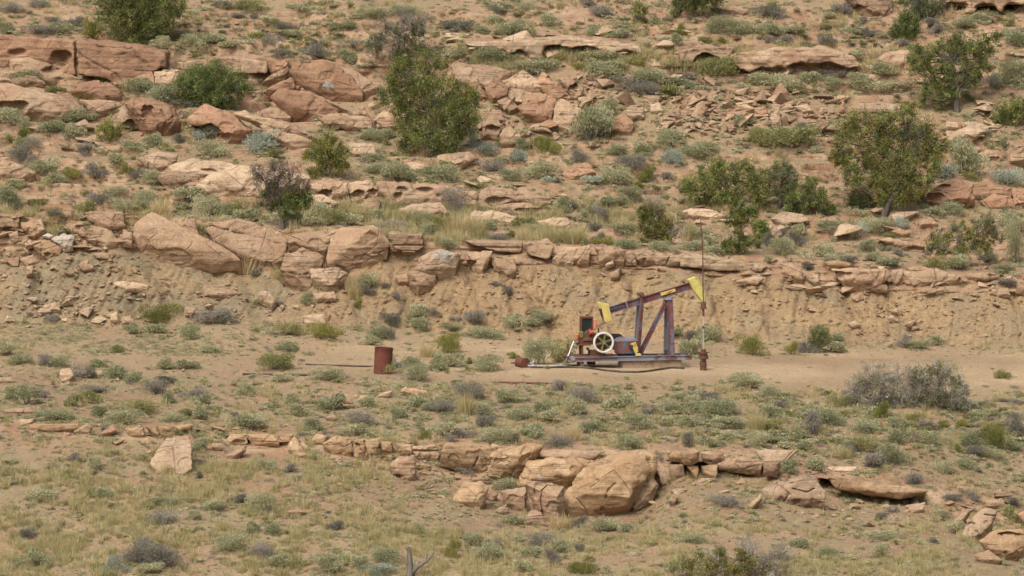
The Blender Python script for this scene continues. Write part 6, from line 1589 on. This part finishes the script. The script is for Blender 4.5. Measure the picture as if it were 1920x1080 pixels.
ground_line('hose', [(1076, 640, -0.65), (1071, 652, -0.8), (1064, 670, -0.9), (1056, 683), (1042, 687), (1020, 688), (1000, 688)], 0.032, HOSEW, "white hose curving down from the engine to the ground", 'hose')
ground_line('flow_line', [(996, 690), (1040, 690), (1080, 690), (1110, 692.5), (1145, 697), (1195, 699), (1230, 695), (1258, 691), (1283, 692)], 0.05, HOSEB, "long dark flow line lying on the sand in front of the pump jack", 'pipe')
ground_line('pipe', [(572, 684), (620, 685.5), (698, 688)], 0.032, HOSEB, "rusty pipe on the ground just left of the rusty drum", 'pipe')
ground_line('pipe', [(455, 703.5), (520, 704), (585, 704.5)], 0.05, HOSEB, "rusty pipe lying in the weeds farther left and lower than the other one", 'pipe')
ground_line('pipe', [(925, 718), (1000, 719.5), (1100, 722)], 0.04, RUST, "long rusty pipe half buried along the front edge of the pad", 'pipe')
ground_line('pipe', [(1872, 752), (1900, 755), (1935, 759)], 0.07, HOSEB, "short black pipe at the right edge beyond the big olive shrub", 'pipe')
ps = hit(1376, 507)
st_ = PB().cyl((0, 0, -0.1), ((1367 - 1377) * ps.y / F, 0.1, 26 * ps.y / F), 0.055, 0.045, n=8).build('leaning_stick', WOOD, None, True)
st_.location = ps
tag(st_, "dark weathered stick leaning on the ledge right of the tall rod", 'stick', None, 'thing')
# ------------------------------------------------------------------ loose stones: single ones as things, the small rubble as stuff
def stone_mesh(seed, sub=2):
    r = np.random.default_rng(seed)
    bm = bmesh.new()
    vs = [bm.verts.new(v) for v in (r.normal(size=(13, 3)) * [0.5, 0.42, 0.3])]
    bmesh.ops.convex_hull(bm, input=vs)
    bmesh.ops.delete(bm, geom=[v for v in bm.verts if not v.link_faces], context='VERTS')
    bmesh.ops.bevel(bm, geom=list(bm.edges), offset=0.035, segments=1, affect='EDGES')
    bmesh.ops.triangulate(bm, faces=bm.faces)
    mx = max(v.co.x for v in bm.verts); mn = min(v.co.x for v in bm.verts)
    zl = min(v.co.z for v in bm.verts)
    for v in bm.verts: v.co = Vector(((v.co.x - (mx + mn) / 2) / (mx - mn), v.co.y / (mx - mn), (v.co.z - zl) / (mx - mn)))
    me = bpy.data.meshes.new('loose_stone')
    bm.to_mesh(me); bm.free()
    return me
SM = {}
for mt in ('tan', 'pale', 'red', 'ochre'):
    SM[mt] = [stone_mesh(60 + i) for i in range(8)]
    for me in SM[mt]: me.materials.append(M[mt])
rs = random.Random(21)
FIELDS = [(1090, 150, 1330, 240, 34, 14, 30, 'tan'), (1290, 180, 1560, 250, 46, 14, 34, 'tan'), (860, 160, 1110, 260, 34, 14, 32, 'tan'), (0, 440, 230, 530, 20, 12, 24, 'tan'),
          (0, 560, 260, 605, 20, 10, 24, 'pale'), (1640, 540, 1720, 640, 10, 9, 18, 'pale'), (900, 500, 1300, 560, 12, 8, 16, 'tan'), (1350, 500, 1900, 600, 16, 8, 18, 'tan'),
          (660, 845, 860, 900, 16, 10, 22, 'ochre'), (1500, 930, 1860, 1000, 18, 9, 22, 'tan'), (1720, 220, 1920, 300, 12, 12, 26, 'pale'), (620, 745, 760, 790, 12, 8, 20, 'tan'), (330, 540, 640, 600, 14, 9, 20, 'pale'),
          (0, 690, 330, 740, 8, 8, 18, 'tan'), (1600, 500, 1920, 550, 14, 10, 24, 'pale')]
spots = []
for (x0, y0, x1, y1, n, lo, hi, mt) in FIELDS:
    for _ in range(n):
        spots.append((rs.uniform(x0, x1), rs.uniform(y0, y1), rs.uniform(lo, hi) if rs.random() < 0.7 else lo, mt if rs.random() < 0.75 else rs.choice(['tan', 'pale', 'red'])))
labs = []
for mt, look in (('tan', 'tan loose stone'), ('pale', 'pale loose stone'), ('red', 'reddish loose stone'), ('ochre', 'ochre loose stone')):
    its = [s for s in spots if s[3] == mt]
    for s, lb in zip(its, singled_out([(s[0], s[1]) for s in its], look, None)):
        labs.append((s, lb))
for i, ((px, py, w, mt), lb) in enumerate(labs):
    p = hit(px, py)
    s = 1.2 * w * p.y / F
    o = link(bpy.data.objects.new('loose_stone', SM[mt][i % 8]))
    o.scale = (s, s, s * rs.uniform(0.6, 1.05))
    o.rotation_euler = (rs.uniform(-.5, .5), rs.uniform(-.5, .5), rs.uniform(0, 6.28))
    o.location = p - Vector((0, 0, 0.1 * s))
    tag(o, lb, 'stone', 'loose stones on the slopes', 'thing')

FLAT = [(1480, 488, 1920, 560, 26, 18, 46, 'tan'), (0, 405, 240, 470, 22, 16, 40, 'pink'), (0, 797, 620, 850, 18, 14, 36, 'ochre'), (1280, 870, 1560, 930, 14, 14, 34, 'tan'), (1260, 385, 1700, 470, 20, 20, 60, 'pale'), (740, 455, 1300, 500, 16, 16, 40, 'tan'),
        (850, 60, 1300, 110, 16, 20, 60, 'pale'), (0, 230, 560, 330, 14, 16, 44, 'tan'), (860, 150, 1120, 270, 24, 18, 40, 'tan'), (1290, 180, 1580, 250, 18, 18, 40, 'tan'), (1700, 130, 1920, 260, 12, 18, 50, 'pale'), (1500, 930, 1900, 980, 14, 14, 36, 'tan'), (600, 840, 1250, 960, 16, 12, 30, 'ochre'), (560, 340, 1060, 420, 14, 16, 40, 'pale')]
SM['pink'] = [me.copy() for me in SM['tan']]
for me in SM['pink']: me.materials[0] = M['pink']
fs_ = [(rs.uniform(a[0], a[2]), rs.uniform(a[1], a[3]), rs.uniform(a[5], a[6]), a[7]) for a in FLAT for _ in range(a[4])]
for mt, look in (('tan', 'flat tan stone'), ('pale', 'flat pale stone'), ('pink', 'flat pinkish stone'), ('ochre', 'flat ochre stone')):
    its = [s for s in fs_ if s[3] == mt]
    for i, (s_, lb) in enumerate(zip(its, singled_out([(s[0], s[1]) for s in its], look, None))):
        p = hit(s_[0], s_[1])
        s = s_[2] * p.y / F
        o = link(bpy.data.objects.new('flat_stone', SM[mt][(i * 3) % 8]))
        o.scale = (s, s * 0.8, s * rs.uniform(0.28, 0.6))
        o.rotation_euler = (rs.uniform(-.25, .35), rs.uniform(-.22, .22), rs.uniform(-.5, .5))
        o.location = p - Vector((0, 0.1 * s, 0.06 * s))
        tag(o, lb, 'stone', 'flat stones along the ledges', 'thing')

# rubble and gravel
rb = []
for (x0, y0, x1, y1, n, lo, hi, mt) in FIELDS:
    rb += [(rs.uniform(x0 - 30, x1 + 30), rs.uniform(y0 - 10, y1 + 15), rs.choice([lo * 0.35, lo * 0.5, lo * 0.8, lo * 1.15])) for _ in range(n * 9)]
rb += [(rs.uniform(-500, 2420), rs.uniform(480, 650), 2.5 + 7 * rs.random() ** 3) for _ in range(3200)]
rb += [(rs.uniform(-500, 2420), rs.uniform(-100, 460), rs.uniform(3, 9)) for _ in range(1100)]
rb += [(rs.uniform(-500, 2420), rs.uniform(720, 1100), rs.uniform(2.5, 8)) for _ in range(1100)]
rb += [(rs.uniform(600, 1900), rs.uniform(850, 980), rs.uniform(3, 10)) for _ in range(600)]
rb += [(rs.uniform(-500, 2420), rs.uniform(640, 720), rs.uniform(2, 4)) for _ in range(250)]
arr = []
for me in SM['tan']:
    v = np.empty(len(me.vertices) * 3, np.float32); me.vertices.foreach_get("co", v)
    l = np.empty(len(me.loops), np.int32); me.loops.foreach_get("vertex_index", l)
    arr.append((v.reshape(-1, 3), l.reshape(-1, 3)))
vs, fs, mi, off = [], [], [], 0
for (px, py, w) in rb:
    p = hit(px, py)
    if p.y > 250: continue
    v, f = arr[rs.randrange(8)]
    s = w * p.y / F
    Rm = np.array(Matrix.Rotation(rs.uniform(0, 6.28), 3, 'Z') @ Matrix.Rotation(rs.uniform(-.6, .6), 3, 'X') @ Matrix.Diagonal((s, s, s * rs.uniform(0.5, 1.0))))
    vs.append(v @ Rm.T + np.array(p) - [0, 0, 0.1 * s]); fs.append(f + off); off += len(v)
    mi.append(np.full(len(f), rs.choice([0, 0, 1, 1, 2])))
me = mesh_np('rubble', np.concatenate(vs), [np.concatenate(fs)], [M['tan'], M['pale'], M['ochre']], mat_index=np.concatenate(mi))
tag(link(bpy.data.objects.new('rubble', me)), kind='stuff')
